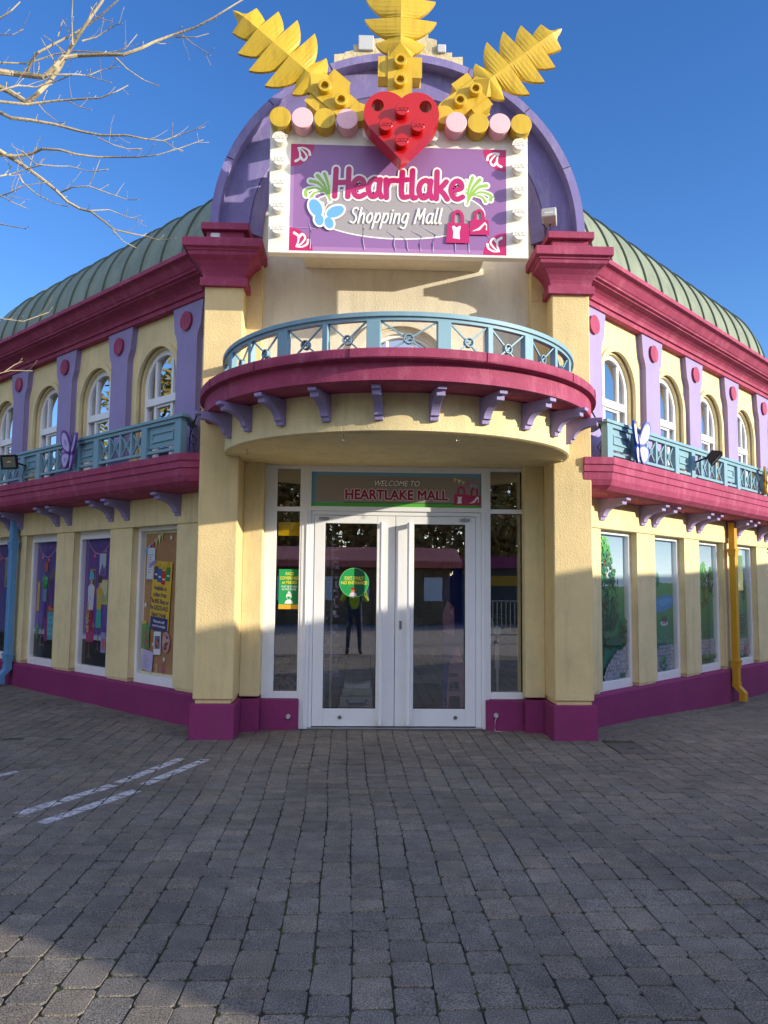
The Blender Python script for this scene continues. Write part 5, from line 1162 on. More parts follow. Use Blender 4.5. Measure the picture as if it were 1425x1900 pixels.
mb = MB(); mb.box((-1.29, .012, 2.06), (-1.05, .02, 2.21)); mb.build('yellow_banner', paint('yellow_cloth', srgb(246, 206, 10), .6, 30, .2, .15), label='plain yellow banner hung behind the top of the narrow left window', cat='banner')
fn = empty('standing_fan', (1.19, .45, 0), 'white pedestal fan standing behind the narrow window right of the doors', 'fan')
mb = MB(); mb.cyl((1.19, .45, .0), (1.19, .45, .03), .18, .16); mb.cyl((1.19, .45, .03), (1.19, .45, .70), .014); mb.cyl((1.19, .45, .60), (1.19, .45, .95), .03, .022); mb.build('stand', 'upvc', fn, smooth=True)
mb = MB()
for r_ in (.05, .10, .15, .19): mb.tube([(1.17+r_*math.cos(2*math.pi*k/32), .36-.03*(1-r_/.2), 1.03+r_*math.sin(2*math.pi*k/32)) for k in range(33)], .002, 5)
for k in range(28): t = 2*math.pi*k/28; mb.tube([(1.17, .33, 1.03), (1.17+.19*math.cos(t), .36, 1.03+.19*math.sin(t))], .0012, 4)
mb.build('cage', 'grey', fn)
mb = MB(); mb.cyl((1.17, .33, 1.03), (1.17, .48, 1.03), .05, .06); mb.build('motor', 'upvc', fn, smooth=True)
mb = MB()
for k in range(3):
    t = 2.1*k; c, s_ = math.cos(t), math.sin(t); mb.add([(1.17+c*.04, .39, 1.03+s_*.04), (1.17+c*.16-s_*.05, .40, 1.03+s_*.16+c*.05), (1.17+c*.17+s_*.03, .375, 1.03+s_*.17-c*.03)], [(0, 1, 2)])
mb.build('blade', 'grey', fn)

# ------------------------------------------------------------------ drainpipes
def drainpipe(sd, t, mat, label):
    g = W(sd); root = empty('drainpipe', g((t, .12, 0)), label, 'drainpipe'); o = .10; gr = gz(*g((t, o, 0))[:2]); w_ = .055
    mb = MB(g)
    def sec(tc, oc, z, ww=w_, dd=.045): return [(tc-ww, oc-dd, z), (tc+ww, oc-dd, z), (tc+ww, oc+dd, z), (tc-ww, oc+dd, z)]
    mb.loft([sec(t, o, gr+.24), sec(t, o, 2.50)]); mb.build('pipe', mat, root, bev=.008)
    for z in (2.05, .42):
        mb = MB(g); mb.loft([sec(t, o, z-.05, w_+.006, .051), sec(t, o, z+.02, w_+.012, .057), sec(t, o, z+.045, w_+.018, .063), sec(t, o, z+.065, w_+.018, .063)]); mb.build('collar', mat, root, bev=.004)
    mb = MB(g); d = .12 if sd == 'R' else .12
    mb.loft([sec(t, o, gr+.30, w_+.004, .049), sec(t, o, gr+.24, w_+.004, .049), sec(t+.0, o+.09, gr+.15, w_+.004, .045), sec(t, o+.09, gr+.03, w_+.004, .045)]); mb.build('shoe', mat, root, bev=.006)
drainpipe('L', 4.74, 'bluepipe', 'blue square drainpipe at the left edge of the picture')
drainpipe('R', 4.24, 'goldpipe', 'mustard yellow square drainpipe between two park scene windows')

# ------------------------------------------------------------------ floodlights, speaker boxes, butterflies
def flood(sd, t, z, label, mat='black', tilt=-.5, yawl=.0, o=.72):
    g = W(sd); P0 = Vector(g((t, o, z))); n = (Vector(g((t, o+1, z)))-P0).normalized(); al = (Vector(g((t+1, o, z)))-P0).normalized(); up = Vector((0, 0, 1))
    root = empty('floodlight', P0, label, 'floodlight', 'black floodlights on the wing balconies')
    d = (n*math.cos(tilt)+up*math.sin(tilt)); d = (d+al*yawl).normalized(); sx = d.cross(up).normalized(); sy = sx.cross(d)
    F = lambda p: P0+sx*p[0]+sy*p[1]+d*p[2]
    mb = MB(F); mb.loft([[(-.06, -.05, -.09), (.06, -.05, -.09), (.06, .05, -.09), (-.06, .05, -.09)], [(-.125, -.095, 0), (.125, -.095, 0), (.125, .095, 0), (-.125, .095, 0)], [(-.13, -.10, .03), (.13, -.10, .03), (.13, .10, .03), (-.13, .10, .03)], [(-.11, -.08, .03), (.11, -.08, .03), (.11, .08, .03), (-.11, .08, .03)], [(-.10, -.07, .012), (.10, -.07, .012), (.10, .07, .012), (-.10, .07, .012)]]); mb.build('housing', 'black', root, bev=.006)
    mb = MB(F); mb.box((-.1, -.07, .016), (.1, .07, .018)); mb.build('lens', 'steel', root)
    mb = MB(F); mb.cyl((-.03, 0, .021), (.03, 0, .021), .008, n=8); mb.build('lamp_tube', paint('amber_lamp', srgb(226, 190, 110), .3, 30, 0, .05), root)
    mb = MB(); B0 = Vector(g((t, .44, z-.03))); mb.tube([B0, (B0+P0-d*.05)/2, P0-d*.05], .012, 6); mb.build('bracket', 'black', root)
    mb = MB(); mb.tube([B0, B0+Vector((0, 0, -.14))+n*.05, B0+Vector((0, 0, -.30))+n*.0, B0+Vector((0, 0, -.38))-n*.06], .005, 5); mb.build('cable', 'black', root)
flood('L', 3.62, 3.13, 'black floodlight on the left balcony railing, its lamp facing the viewer', yawl=-.5, tilt=-.25, o=.66)
flood('R', 2.02, 3.14, 'black floodlight on the right balcony railing, angled down over the pavement', yawl=.25, tilt=-.75, o=.70)
def boxlamp(P, w_, d, h, yawa, tilt, label, mat='grey'):  # box housings of the flood lamps on the two capitals
    root = empty('lamp_box', P, label, 'speaker'); Rm = Matrix.Rotation(yawa, 3, 'Z') @ Matrix.Rotation(tilt, 3, 'X')
    F = lambda p: Vector(P)+Rm@Vector(p)
    mb = MB(F); mb.loft([[(-w_/2*.9, d/2, -h*.42), (w_/2*.9, d/2, -h*.42), (w_/2*.9, d/2, h*.4), (-w_/2*.9, d/2, h*.4)], [(-w_/2, -d/2, -h/2), (w_/2, -d/2, -h/2), (w_/2, -d/2, h/2), (-w_/2, -d/2, h/2)]]); mb.build('housing', mat, root, bev=.012)
    mb = MB(F); mb.box((-w_*.28, -d/2-.002, -h*.18), (w_*.28, -d/2+.001, -.0)); mb.build('label_plate', 'upvc', root)
    return root
sp = boxlamp((1.56, -.66, 5.42), .155, .24, .10, R(-18), R(-6), 'grey wedge shaped flood lamp box standing on the right capital')
mb = MB(); mb.tube([(1.53, -.62, 5.275), (1.54, -.6, 5.33), (1.50, -.6, 5.38)], .007, 6); mb.tube([(1.575, -.62, 5.275), (1.575, -.62, 5.37)], .006, 6); mb.build('bracket', 'black', sp)
boxlamp((-1.925, -.735, 5.085), .10, .08, .065, 0, 0, 'small pale box resting on the left capital', 'grey')
def butterfly(sd, t, z, sc, cols, label, o=.50, roll=.0):
    g = W(sd); P0 = Vector(g((t, o, z))); n = (Vector(g((t, o+1, z)))-P0).normalized(); al = (Vector(g((t+1, o, z)))-P0).normalized(); al = al if sd == 'R' else -al
    root = empty('butterfly_ornament', P0, label, 'butterfly', 'butterfly ornaments on the wing balconies')
    up = Vector((0, 0, 1)); al, up = (al*math.cos(roll)+up*math.sin(roll)), (up*math.cos(roll)-al*math.sin(roll))
    for s_ in (1, -1):
        dr = (al*s_*.92+n*.25).normalized()
        for kind, key in (('upper_wing', [(.01, .02), (.04, .10), (.11, .20), (.17, .22), (.19, .16), (.16, .06), (.10, .0), (.02, -.02)]), ('lower_wing', [(.01, -.02), (.09, -.01), (.14, -.05), (.13, -.12), (.08, -.19), (.04, -.17), (.02, -.10)])):
            pts = crom(key, 5, True); cx = sum(p[0] for p in key)/len(key); cy = sum(p[1] for p in key)/len(key); wn = dr.cross(up).normalized()
            if wn.dot(n) < 0: wn = -wn
            def PP(p, k, dd): x = cx+(p[0]-cx)*k; y = cy+(p[1]-cy)*k; return P0+dr*(x*sc)+up*(y*sc)+wn*dd
            mb = MB(); N_ = len(pts); mb.add([PP(p, 1, .012) for p in pts]+[PP(p, 1, -.012) for p in pts], [tuple(range(N_)), tuple(range(2*N_-1, N_-1, -1))]+[(i, (i+1) % N_, N_+(i+1) % N_, N_+i) for i in range(N_)], srgb(*cols[0]))
            mb.add([PP(p, .78, .0132) for p in pts], [tuple(range(N_))], srgb(*cols[1]))
            mb.add([PP((p[0]*.8+cx*.1, p[1]*.8+cy*.1), .36, .0145) for p in pts], [tuple(range(N_))], srgb(*cols[2]))
            mb.build(kind, 'print', root)
    mb = MB(); mb.tube([P0+up*(-.12*sc)+n*.01, P0+n*.02, P0+up*(.10*sc)+n*.01], [.010, .018, .012], 8); mb.tube([P0+up*(.1*sc), P0+up*(.17*sc)+al*.02+n*.02, P0+up*(.22*sc)+al*.05+n*.03], .004, 5); mb.tube([P0+up*(.1*sc), P0+up*(.17*sc)-al*.02+n*.02, P0+up*(.22*sc)-al*.05+n*.03], .004, 5)
    mb.c = [srgb(*cols[3])]*len(mb.f); mb.build('body', 'print', root)
butterfly('L', 2.18, 3.13, 1.15, [(110, 60, 150), (176, 172, 214), (150, 130, 200), (70, 50, 110)], 'purple and white butterfly fixed to the left balcony railing', roll=-.2)
butterfly('R', .30, 3.10, 1.15, [(30, 70, 170), (236, 226, 232), (226, 150, 160), (30, 60, 150)], 'blue and white butterfly fixed to the right balcony railing', roll=.1)
butterfly('R', 4.50, 3.10, 1.0, [(200, 150, 20), (240, 200, 60), (90, 60, 20), (60, 40, 20)], 'golden butterfly cut by the right edge of the picture')
# cables at the balcony ends and hooks under the balconies
for sd, lb in (('L', 'black looped cable between the left balcony rail and the pillar'), ('R', 'black looped cable beside the right pillar above the balcony')):
    s_ = -1 if sd == 'L' else 1; X_ = s_*2.14
    mb = MB(); mb.tube([(s_*2.06, -.40, 3.42), (X_, -.42, 3.25), (X_+s_*.07, -.36, 3.05), (X_+s_*.03, -.33, 2.98), (X_-s_*.01, -.36, 3.03), (X_+s_*.04, -.35, 3.1), (X_+s_*.01, -.36, 2.88)], .006, 6); mb.tube([(s_*2.06, -.40, 3.40), (X_+s_*.05, -.40, 3.18), (X_+s_*.06, -.40, 2.90)], .005, 6)
    mb.build('loose_cable', 'black', label=lb, cat='cable')
hk = [((-1.50, -1.10), 2.83, 'left end'), ((-.56, -1.93), 2.83, 'left of centre'), ((.42, -1.98), 2.83, 'right of centre'), ((1.60, -.95), 2.83, 'right end')]
for (x, y), z, w_ in hk:
    mb = MB(); mb.tube([(x, y, z+.01), (x, y, z-.03)]+[(x+.012*math.sin(t), y, z-.045+.014*math.cos(t)) for t in [k*.8 for k in range(7)]], .003, 6); mb.build('ceiling_hook', 'steel', label='small metal hook under the round balcony, %s' % w_, cat='hook', group='hooks under the balconies')
for t in (.02, 1.55, 1.95):
    p = W('R')((t, .30, 2.53)); mb = MB(); x, y, z = p; mb.tube([(x, y, z+.01), (x, y, z-.03)]+[(x+.014*math.sin(q_), y, z-.045+.016*math.cos(q_)) for q_ in [k*.8 for k in range(7)]], .004, 6)
    mb.build('ceiling_hook', 'rasp', label='pink painted hook under the right balcony, ' + {.02: 'nearest the pillar', 1.55: 'just right of the second bracket', 1.95: 'furthest along from the pillar'}[t], cat='hook', group='hooks under the balconies')

# ------------------------------------------------------------------ bare tree at the left
TRX, TRY = -4.35, -4.1
tr = empty('bare_tree', (TRX, TRY, 0), 'leafless tree whose pale branches reach in from the left against the blue sky', 'tree')
mb = MB(); mb.tube([(TRX, TRY, -.1), (TRX, TRY, .6), (TRX+.05, TRY, 2.0), (TRX-.03, TRY+.05, 3.5), (TRX+.05, TRY, 5.0), (TRX, TRY, 6.6)], [.16, .13, .12, .10, .07, .03], 12); mb.build('trunk', 'bark', tr, smooth=True)
LIMBS=[
([[-2.722,-3.9,4.734],[-2.653,-3.852,4.756],[-2.552,-3.874,4.733],[-2.436,-3.934,4.685],[-2.368,-3.944,4.746],[-2.342,-3.889,4.851],[-2.261,-3.85,4.893],[-2.1,-3.884,4.881],[-1.946,-3.941,4.847],[-1.835,-3.938,4.896],[-1.774,-3.879,4.982],[-1.656,-3.851,5.056],[-1.509,-3.895,5.079],[-1.386,-3.946,5.113],[-1.254,-3.93,5.222],[-1.149,-3.87,5.347]],0.0114,0.0025),
([[-2.736,-3.858,4.658],[-2.664,-3.863,4.621],[-2.534,-3.922,4.522],[-2.453,-3.949,4.573],[-2.413,-3.904,4.675],[-2.37,-3.853,4.808],[-2.306,-3.871,4.92],[-2.236,-3.931,4.965],[-2.168,-3.946,5.066],[-2.112,-3.893,5.23],[-2.084,-3.85,5.351]],0.0114,0.0051),
([[-2.573,-3.855,4.763],[-2.53,-3.908,4.801],[-2.471,-3.95,4.835],[-2.385,-3.919,4.92],[-2.297,-3.86,5.026],[-2.208,-3.86,5.091],[-2.1,-3.918,5.126],[-1.991,-3.95,5.203]],0.0064,0.0032),
([[-2.819,-3.661,4.607],[-2.723,-3.714,4.541],[-2.612,-3.7,4.54],[-2.471,-3.64,4.55],[-2.298,-3.622,4.516],[-2.149,-3.672,4.465],[-1.971,-3.718,4.444],[-1.86,-3.691,4.438],[-1.757,-3.632,4.463],[-1.64,-3.626,4.514],[-1.498,-3.683,4.536]],0.0078,0.0016),
([[-1.647,-4.061,4.219],[-1.579,-4.065,4.173],[-1.537,-4.008,4.189]],0.0023,0.0011),
([[-2.596,-4.148,4.384],[-2.457,-4.099,4.402],[-2.316,-4.051,4.459],[-2.144,-4.075,4.462],[-2.015,-4.135,4.434],[-1.917,-4.143,4.472],[-1.865,-4.088,4.55]],0.0059,0.0019),
([[-2.769,-3.739,4.303],[-2.723,-3.683,4.287],[-2.625,-3.688,4.225],[-2.492,-3.748,4.117],[-2.386,-3.774,4.028],[-2.332,-3.728,3.98],[-2.267,-3.678,3.958],[-2.19,-3.696,3.932],[-2.098,-3.757,3.851],[-2.011,-3.771,3.781],[-1.899,-3.718,3.778],[-1.841,-3.675,3.786],[-1.738,-3.706,3.745],[-1.621,-3.764,3.74]],0.0082,0.0015),
([[-2.676,-3.713,4.284],[-2.589,-3.7,4.306],[-2.499,-3.754,4.315],[-2.368,-3.795,4.29],[-2.275,-3.763,4.28],[-2.156,-3.705,4.297],[-2.039,-3.706,4.3],[-1.881,-3.765,4.273],[-1.758,-3.795,4.272],[-1.631,-3.753,4.342],[-1.48,-3.7,4.439]],0.0063,0.0015),
([[-2.49,-4.065,4.128],[-2.415,-4.109,4.049],[-2.36,-4.161,3.994],[-2.26,-4.146,3.994],[-2.197,-4.085,4.029],[-2.073,-4.068,4.007],[-1.959,-4.119,3.995]],0.0035,0.0012),
([[-2.279,-3.979,3.916],[-2.188,-4.038,3.923],[-2.089,-4.04,3.93],[-1.987,-3.983,3.916],[-1.885,-3.949,3.895],[-1.802,-3.989,3.878]],0.0035,0.0012),
([[-2.129,-3.927,3.987],[-2.091,-3.948,4.054],[-2.079,-3.898,4.175]],0.0018,0.0009),
([[-1.978,-3.913,3.717],[-1.919,-3.876,3.659],[-1.855,-3.82,3.644]],0.0025,0.0011),
([[-2.025,-4.177,3.712],[-1.94,-4.116,3.749],[-1.834,-4.105,3.712],[-1.733,-4.159,3.667]],0.0026,0.0011),
([[-2.597,-3.852,4.09],[-2.573,-3.824,4.046],[-2.472,-3.867,3.955],[-2.337,-3.919,3.874],[-2.254,-3.903,3.861]],0.0036,0.0017),
([[-2.839,-3.608,3.877],[-2.72,-3.637,3.848],[-2.589,-3.696,3.804]],0.0031,0.0013),
([[-2.654,-3.957,3.893],[-2.562,-4.018,3.888],[-2.469,-4.037,3.926],[-2.328,-3.987,3.979]],0.0035,0.0012),
([[-2.573,-4.134,3.812],[-2.492,-4.17,3.758],[-2.411,-4.132,3.734]],0.003,0.0011),
([[-1.988,-3.948,4.817],[-1.924,-3.926,4.762],[-1.837,-3.866,4.732],[-1.741,-3.856,4.699]],0.0032,0.0012),
([[-2.792,-3.755,4.891],[-2.644,-3.696,4.93],[-2.482,-3.669,5.018],[-2.324,-3.713,5.017],[-2.095,-3.765,4.977],[-1.996,-3.747,5.018],[-1.941,-3.687,5.164]],0.0042,0.0013),
([[-2.156,-4.086,4.827],[-2.084,-4.044,4.883],[-1.956,-4.074,4.949],[-1.899,-4.133,4.914]],0.0036,0.0012),
([[-2.246,-3.987,4.865],[-2.255,-4.0,5.034],[-2.232,-4.061,5.132]],0.0037,0.002),
([[-1.662,-3.631,5.215],[-1.574,-3.688,5.113],[-1.445,-3.723,5.01]],0.0029,0.0013),
([[-1.661,-3.827,5.055],[-1.511,-3.875,5.026],[-1.436,-3.852,5.07]],0.0025,0.0013),
([[-1.997,-4.189,4.152],[-1.913,-4.183,4.118],[-1.845,-4.124,4.126],[-1.766,-4.097,4.146]],0.0025,0.0011),
([[-2.395,-3.955,4.69],[-2.247,-3.902,4.731],[-2.205,-3.86,4.754],[-2.091,-3.892,4.706],[-2.009,-3.95,4.653]],0.0037,0.0012),
([[-2.254,-3.658,4.887],[-2.19,-3.605,4.963],[-2.072,-3.62,4.979]],0.0031,0.0013),
([[-2.481,-3.916,4.533],[-2.423,-3.913,4.466],[-2.296,-3.97,4.352]],0.0032,0.0012),
([[-2.214,-4.087,4.434],[-2.13,-4.136,4.372],[-2.043,-4.184,4.328]],0.0024,0.0012),
([[-2.795,-3.772,5.072],[-2.688,-3.828,5.035],[-2.624,-3.822,5.079]],0.0033,0.0013),
([[-2.821,-3.728,5.217],[-2.748,-3.739,5.261],[-2.717,-3.685,5.367]],0.0048,0.0027),
([[-2.614,-4.117,4.471],[-2.528,-4.073,4.537],[-2.441,-4.021,4.562],[-2.294,-4.037,4.604],[-2.197,-4.098,4.602]],0.0048,0.0018),
([[-2.602,-4.083,3.956],[-2.565,-4.024,4.0],[-2.47,-4.022,4.038],[-2.361,-4.079,4.033]],0.0041,0.0016),
([[-2.804,-3.663,4.332],[-2.738,-3.643,4.246],[-2.759,-3.693,4.157]],0.0038,0.0018),
([[-2.435,-3.742,5.094],[-2.396,-3.779,5.182],[-2.331,-3.835,5.068]],0.0026,0.0013),
([[-2.101,-4.111,5.028],[-2.045,-4.171,4.92],[-1.944,-4.182,4.887]],0.003,0.0012),
([[-2.619,-3.969,3.113],[-2.575,-3.997,3.108],[-2.475,-3.952,3.111],[-2.346,-3.901,3.188],[-2.319,-3.917,3.217]],0.0029,0.0011),
([[-2.723,-3.7,2.848],[-2.658,-3.67,2.88],[-2.545,-3.611,2.895]],0.003,0.0012),
([[-2.579,-3.949,2.795],[-2.543,-3.889,2.858],[-2.503,-3.87,2.886]],0.002,0.0009),
]

rt = random.Random(4)
def twig(mb, p, d, l, r):
    pts = [p]; 
    for k in range(3): d = (d+Vector((rt.uniform(-.25, .25), rt.uniform(-.25, .25), rt.uniform(-.15, .25)))).normalized(); pts.append(pts[-1]+d*l/3)
    mb.tube(pts, [r, r*.8, r*.6, r*1.3 if l < .12 else r*.5], 5); return pts
mb = MB(); mbt = MB()
def limb(mb, mbt, P, r0_, r1_, spurs=True):
    n = len(P); rad = [max(.0024, 1.45*(r0_+(r1_-r0_)*i/(n-1))) for i in range(n)]
    mb.tube(P, rad, 7)
    if not spurs: return
    for i in range(1, n):
        for _ in range(2 if (Vector(P[i])-Vector(P[i-1])).length > .1 else 1):
            if rt.random() < .55:
                a = Vector(P[i-1]).lerp(Vector(P[i]), rt.random()); dr = (Vector(P[i])-Vector(P[i-1])).normalized()
                d = (dr*.5+Vector((rt.uniform(-.6, .6), rt.uniform(-.8, .8), rt.uniform(-.2, 1)))).normalized(); twig(mbt, a, d, rt.choice([.04, .05, .07, .10, .16]), max(.0019, rad[i]*.34))
allP = []
for P, a_, b_ in LIMBS:
    P = [Vector(p) for p in P]
    if P[0].x < -2.6:
        z = P[0].z; st = [Vector((TRX+.02, TRY, max(2.2, z-.75))), Vector((TRX+.7, TRY+(P[0].y-TRY)*.5, z-.28)), Vector((P[0].x-.45, P[0].y, z-.02+rt.uniform(-.05, .05)))]; P = st+P; nn = len(P); a_ *= 1.35
    allP.append((P, a_, b_)); limb(mb, mbt, P, a_, b_)
# the rest of the crown, out of the picture to the left (seen in the windows)
for rot in (R(95), R(190), R(275)):
    for P, a_, b_ in allP[:16]:
        if P[0].x > -4.2: continue
        Q = []
        for p in P: v = p-Vector((TRX, TRY, 0)); v.rotate(Matrix.Rotation(rot, 3, 'Z')); Q.append(v+Vector((TRX, TRY, .4*math.sin(rot*3))))
        if max(q.y for q in Q) > -.9 and any(abs(q.x) < 9 and q.y > -abs(q.x)+1.2 for q in Q): continue
        limb(mb, mbt, Q, a_*1.3, b_*1.2)
mb.add(mbt.v, mbt.f); mb.build('branches', 'bark', tr, smooth=True)

# ------------------------------------------------------------------ what stands behind the viewpoint
# neighbouring shop whose roof throws the shade over the plaza
AH = 11.0; ex = Vector((math.cos(PHI), math.sin(PHI), 0)); sh_ = Vector((math.sin(PHI), -math.cos(PHI), 0)); TE = math.tan(EL)
nb = empty('neighbour_shop', sh_*(AH+2)+ex*2, 'neighbouring shop with a sloping gable roof to the right of the plaza', 'building')
prof = [(-6.0, -AH*TE), (-6.0, -1.2), (-5.52, -.36), (-5.38, -.10), (-5.15, .3), (-4.4, 1.1), (-3, 1.4), (-1.34, 1.45), (.2, 1.25), (3.68, 1.06), (14, .9), (14, -AH*TE)]
def NP(q, k, d): v = ex*q+sh_*(AH+d); return (v.x, v.y, k+AH*TE)
mb = MB(); n = len(prof); mb.add([NP(q, k-.0, 0) for q, k in prof]+[NP(q, k-.5 if k > -3 else k, 6) for q, k in prof], [tuple(range(n)), tuple(range(2*n-1, n-1, -1))]+[(i, (i+1) % n, n+(i+1) % n, n+i) for i in range(n)]); mb.build('wall', 'cream', nb)
mb = MB(); mb.add([NP(q, k, 0-.02) for q, k in ((2, -AH*TE+.02), (4, -AH*TE+.02), (4, -AH*TE+2.2), (2, -AH*TE+2.2))], [(0, 1, 2, 3)]); mb.build('door', 'rasp', nb)
# low timber pavilion with a pinkish roof
pvn = empty('timber_pavilion', (-2.0, -23, 0), 'low brown timber pavilion with pinkish roof, seen only as a reflection in the doors', 'building')
mb = MB(); mb.box((-9, -24.5, 0), (3.2, -22, 2.2)); mb.build('wall', 'wood', pvn)
mb = MB(); mb.loft([[(-9.5, -21.5, 2.15), (-9.5, -21.4, 2.4), (-9.5, -23.5, 3.0), (-9.5, -25, 2.3)], [(3.6, -21.5, 2.15), (3.6, -21.4, 2.4), (3.6, -23.5, 3.0), (3.6, -25, 2.3)]]); mb.build('roof', 'pinkroof', pvn)
for x in (-4.6, -3.4, -2.0, -.6, .9, 2.2):
    mb = MB(); mb.box((x, -21.98, .9), (x+.7, -21.95, 1.8)); mb.build('notice_board', 'upvc', pvn)
kk = empty('kiosk', (6.5, -24, 0), 'kiosk with a raspberry fascia and yellow posters, seen only as a reflection', 'building')
mb = MB(); mb.box((3.8, -26, 0), (11, -23, 2.2)); mb.build('wall', 'room', kk)
mb = MB(); mb.box((3.6, -26.2, 2.2), (11.2, -22.7, 2.65)); mb.build('fascia', 'rasp', kk)
mb = MB(); mb.box((3.9, -22.98, 1.5), (6.0, -22.95, 1.9)); mb.build('poster', 'goldpipe', kk)
bar = empty('crowd_barrier', (4.2, -13, 0), 'grey steel crowd barrier on the plaza, seen only as a reflection', 'barrier')
mb = MB(); mb.tube([(3.2, -13, .15), (3.2, -13, 1.1), (5.4, -13, 1.1), (5.4, -13, .15)], .02); mb.tube([(3.2, -13, .2), (5.4, -13, .2)], .015)
for k in range(18): x = 3.3+k*.12; mb.cyl((x, -13, .2), (x, -13, 1.1), .008, n=6)
mb.build('rails', 'steel', bar)
mb = MB()
for x in (3.4, 5.2): mb.box((x-.02, -13.3, 0), (x+.02, -12.7, .03)); mb.cyl((x, -13, .03), (x, -13, .2), .015)
mb.build('foot', 'steel', bar)
# autumn trees beyond
rl_ = random.Random(9)
def crown(h, rad, n):
    mb = MB(); cl = [(rl_.uniform(-rad*.6, rad*.6), rl_.uniform(-rad*.6, rad*.6), rl_.uniform(.35, 1)*h, rl_.uniform(.25, .5)*rad) for _ in range(22)]
    for _ in range(n):
        c = rl_.choice(cl); v = Vector((rl_.gauss(0, 1), rl_.gauss(0, 1), rl_.gauss(0, 1))).normalized()*c[3]*rl_.uniform(.5, 1.05); p = Vector(c[:3])+v
        a = Vector((rl_.uniform(-1, 1), rl_.uniform(-1, 1), rl_.uniform(-1, 1))).normalized()*rl_.uniform(.10, .24); b = a.cross(Vector((rl_.random(), rl_.random(), rl_.random()))).normalized()*.07
        mb.add([p-a, p+b, p+a, p-b], [(0, 1, 2, 3)])
    return mb
protos = []
for k in range(3):
    mb = crown(7.5+k, 3.0, 5200); me = bpy.data.meshes.new('crown'); me.from_pydata(mb.v, [], mb.f); me.materials.append(MT['leafA' if k < 2 else 'leafB'])
    t_ = MB(); t_.tube([(0, 0, -.1), (.1, 0, 2), (-.1, .1, 5), (.1, 0, 7)], [.25, .2, .12, .04], 10)
    for j in range(7): aa = rl_.uniform(0, 6.28); z = 2.2+j*.6; t_.tube([(0, 0, z), (math.cos(aa)*1.2, math.sin(aa)*1.2, z+1.1), (math.cos(aa)*2.2, math.sin(aa)*2.2, z+1.7)], [.08, .05, .02], 6)
    mt_ = bpy.data.meshes.new('trunk'); mt_.from_pydata([tuple(v) for v in t_.v], [], t_.f); mt_.materials.append(MT['trunk']); protos.append((me, mt_))
nm = ['first', 'second', 'third', 'fourth', 'fifth', 'sixth', 'seventh', 'eighth', 'ninth', 'tenth']
for i, x in enumerate((-15, -11, -7.5, -4, -.5, 3, 6.5, 10, 14, 18)):
    rt_ = empty('autumn_tree', (x, -30-rl_.uniform(-2, 4), 0), 'brown leaved autumn tree behind the viewpoint, %s from the left in its row' % nm[i], 'tree', 'autumn trees behind the viewpoint')
    rt_.rotation_euler.z = rl_.uniform(0, 6); rt_.scale = (1.15, 1.15, rl_.uniform(1.0, 1.25)); me, mt_ = protos[i % 3]
    for nme, d in (('crown', me), ('trunk', mt_)): o = bpy.data.objects.new(nme, d); COL.objects.link(o); o.parent = rt_

for i, (x, y) in enumerate(((-17, -2), (-18, 4), (-19, 10), (-19, 16), (-17, -8))):  # added out of view to darken the left window reflections and the surround
    rt_ = empty('autumn_tree', (x, y, 0), 'brown leaved autumn tree beyond the left side of the plaza, %s in its row' % nm[i], 'tree', 'autumn trees left of the plaza')
    rt_.rotation_euler.z = rl_.uniform(0, 6); rt_.scale = (1.1, 1.1, rl_.uniform(.8, .95)); me, mt_ = protos[(i+1) % 3]
    for nme, d in (('crown', me), ('trunk', mt_)): o = bpy.data.objects.new(nme, d); COL.objects.link(o); o.parent = rt_

hd = empty('added_hedge', (-14, 8, 0), 'tall dark evergreen hedge along the left side of the plaza', 'hedge'); mb = MB()  # added unseen, keeps bright sky out of the left window reflections
for _ in range(9000):
    p = Vector((-14+rl_.uniform(-.9, .9), rl_.uniform(-6, 24), rl_.uniform(0, 3.6)+rl_.gauss(0, .12))); a = Vector((rl_.uniform(-1, 1), rl_.uniform(-1, 1), rl_.uniform(-1, 1))).normalized()*.2; b = a.cross(Vector((rl_.random(), rl_.random(), rl_.random()))).normalized()*.12
    mb.add([p-a, p+b, p+a, p-b], [(0, 1, 2, 3)])
mb.box((-14.5, -6.5, 0), (-13.6, 24.5, 3.3)); mb.build('foliage', paint('hedge_leaf', (.035, .06, .02), .7, 5, 0, .4), hd)
mb = MB()
for k in range(14): mb.cyl((-14, -5.5+2.2*k, -.05), (-14, -5.5+2.2*k, 2.6), .07, .03, 8)
mb.build('stems', 'trunk', hd)

bh_ = empty('beech_hedge', (0, -27, 0), 'tall brown beech hedge behind the timber pavilion, seen only as a reflection', 'hedge'); mb = MB()
for _ in range(14000):
    p = Vector((rl_.uniform(-15, 16), -27+rl_.uniform(-.8, .8), rl_.uniform(0, 4.6)+rl_.gauss(0, .3))); a = Vector((rl_.uniform(-1, 1), rl_.uniform(-1, 1), rl_.uniform(-1, 1))).normalized()*.2; b = a.cross(Vector((rl_.random(), rl_.random(), rl_.random()))).normalized()*.11
    mb.add([p-a, p+b, p+a, p-b], [(0, 1, 2, 3)])
mb.build('foliage', 'leafA', bh_)
mb = MB()
for k in range(14): mb.cyl((-14+2.2*k, -27, -.05), (-14+2.2*k, -27, 3.8), .08, .03, 8)
mb.build('stems', 'trunk', bh_)

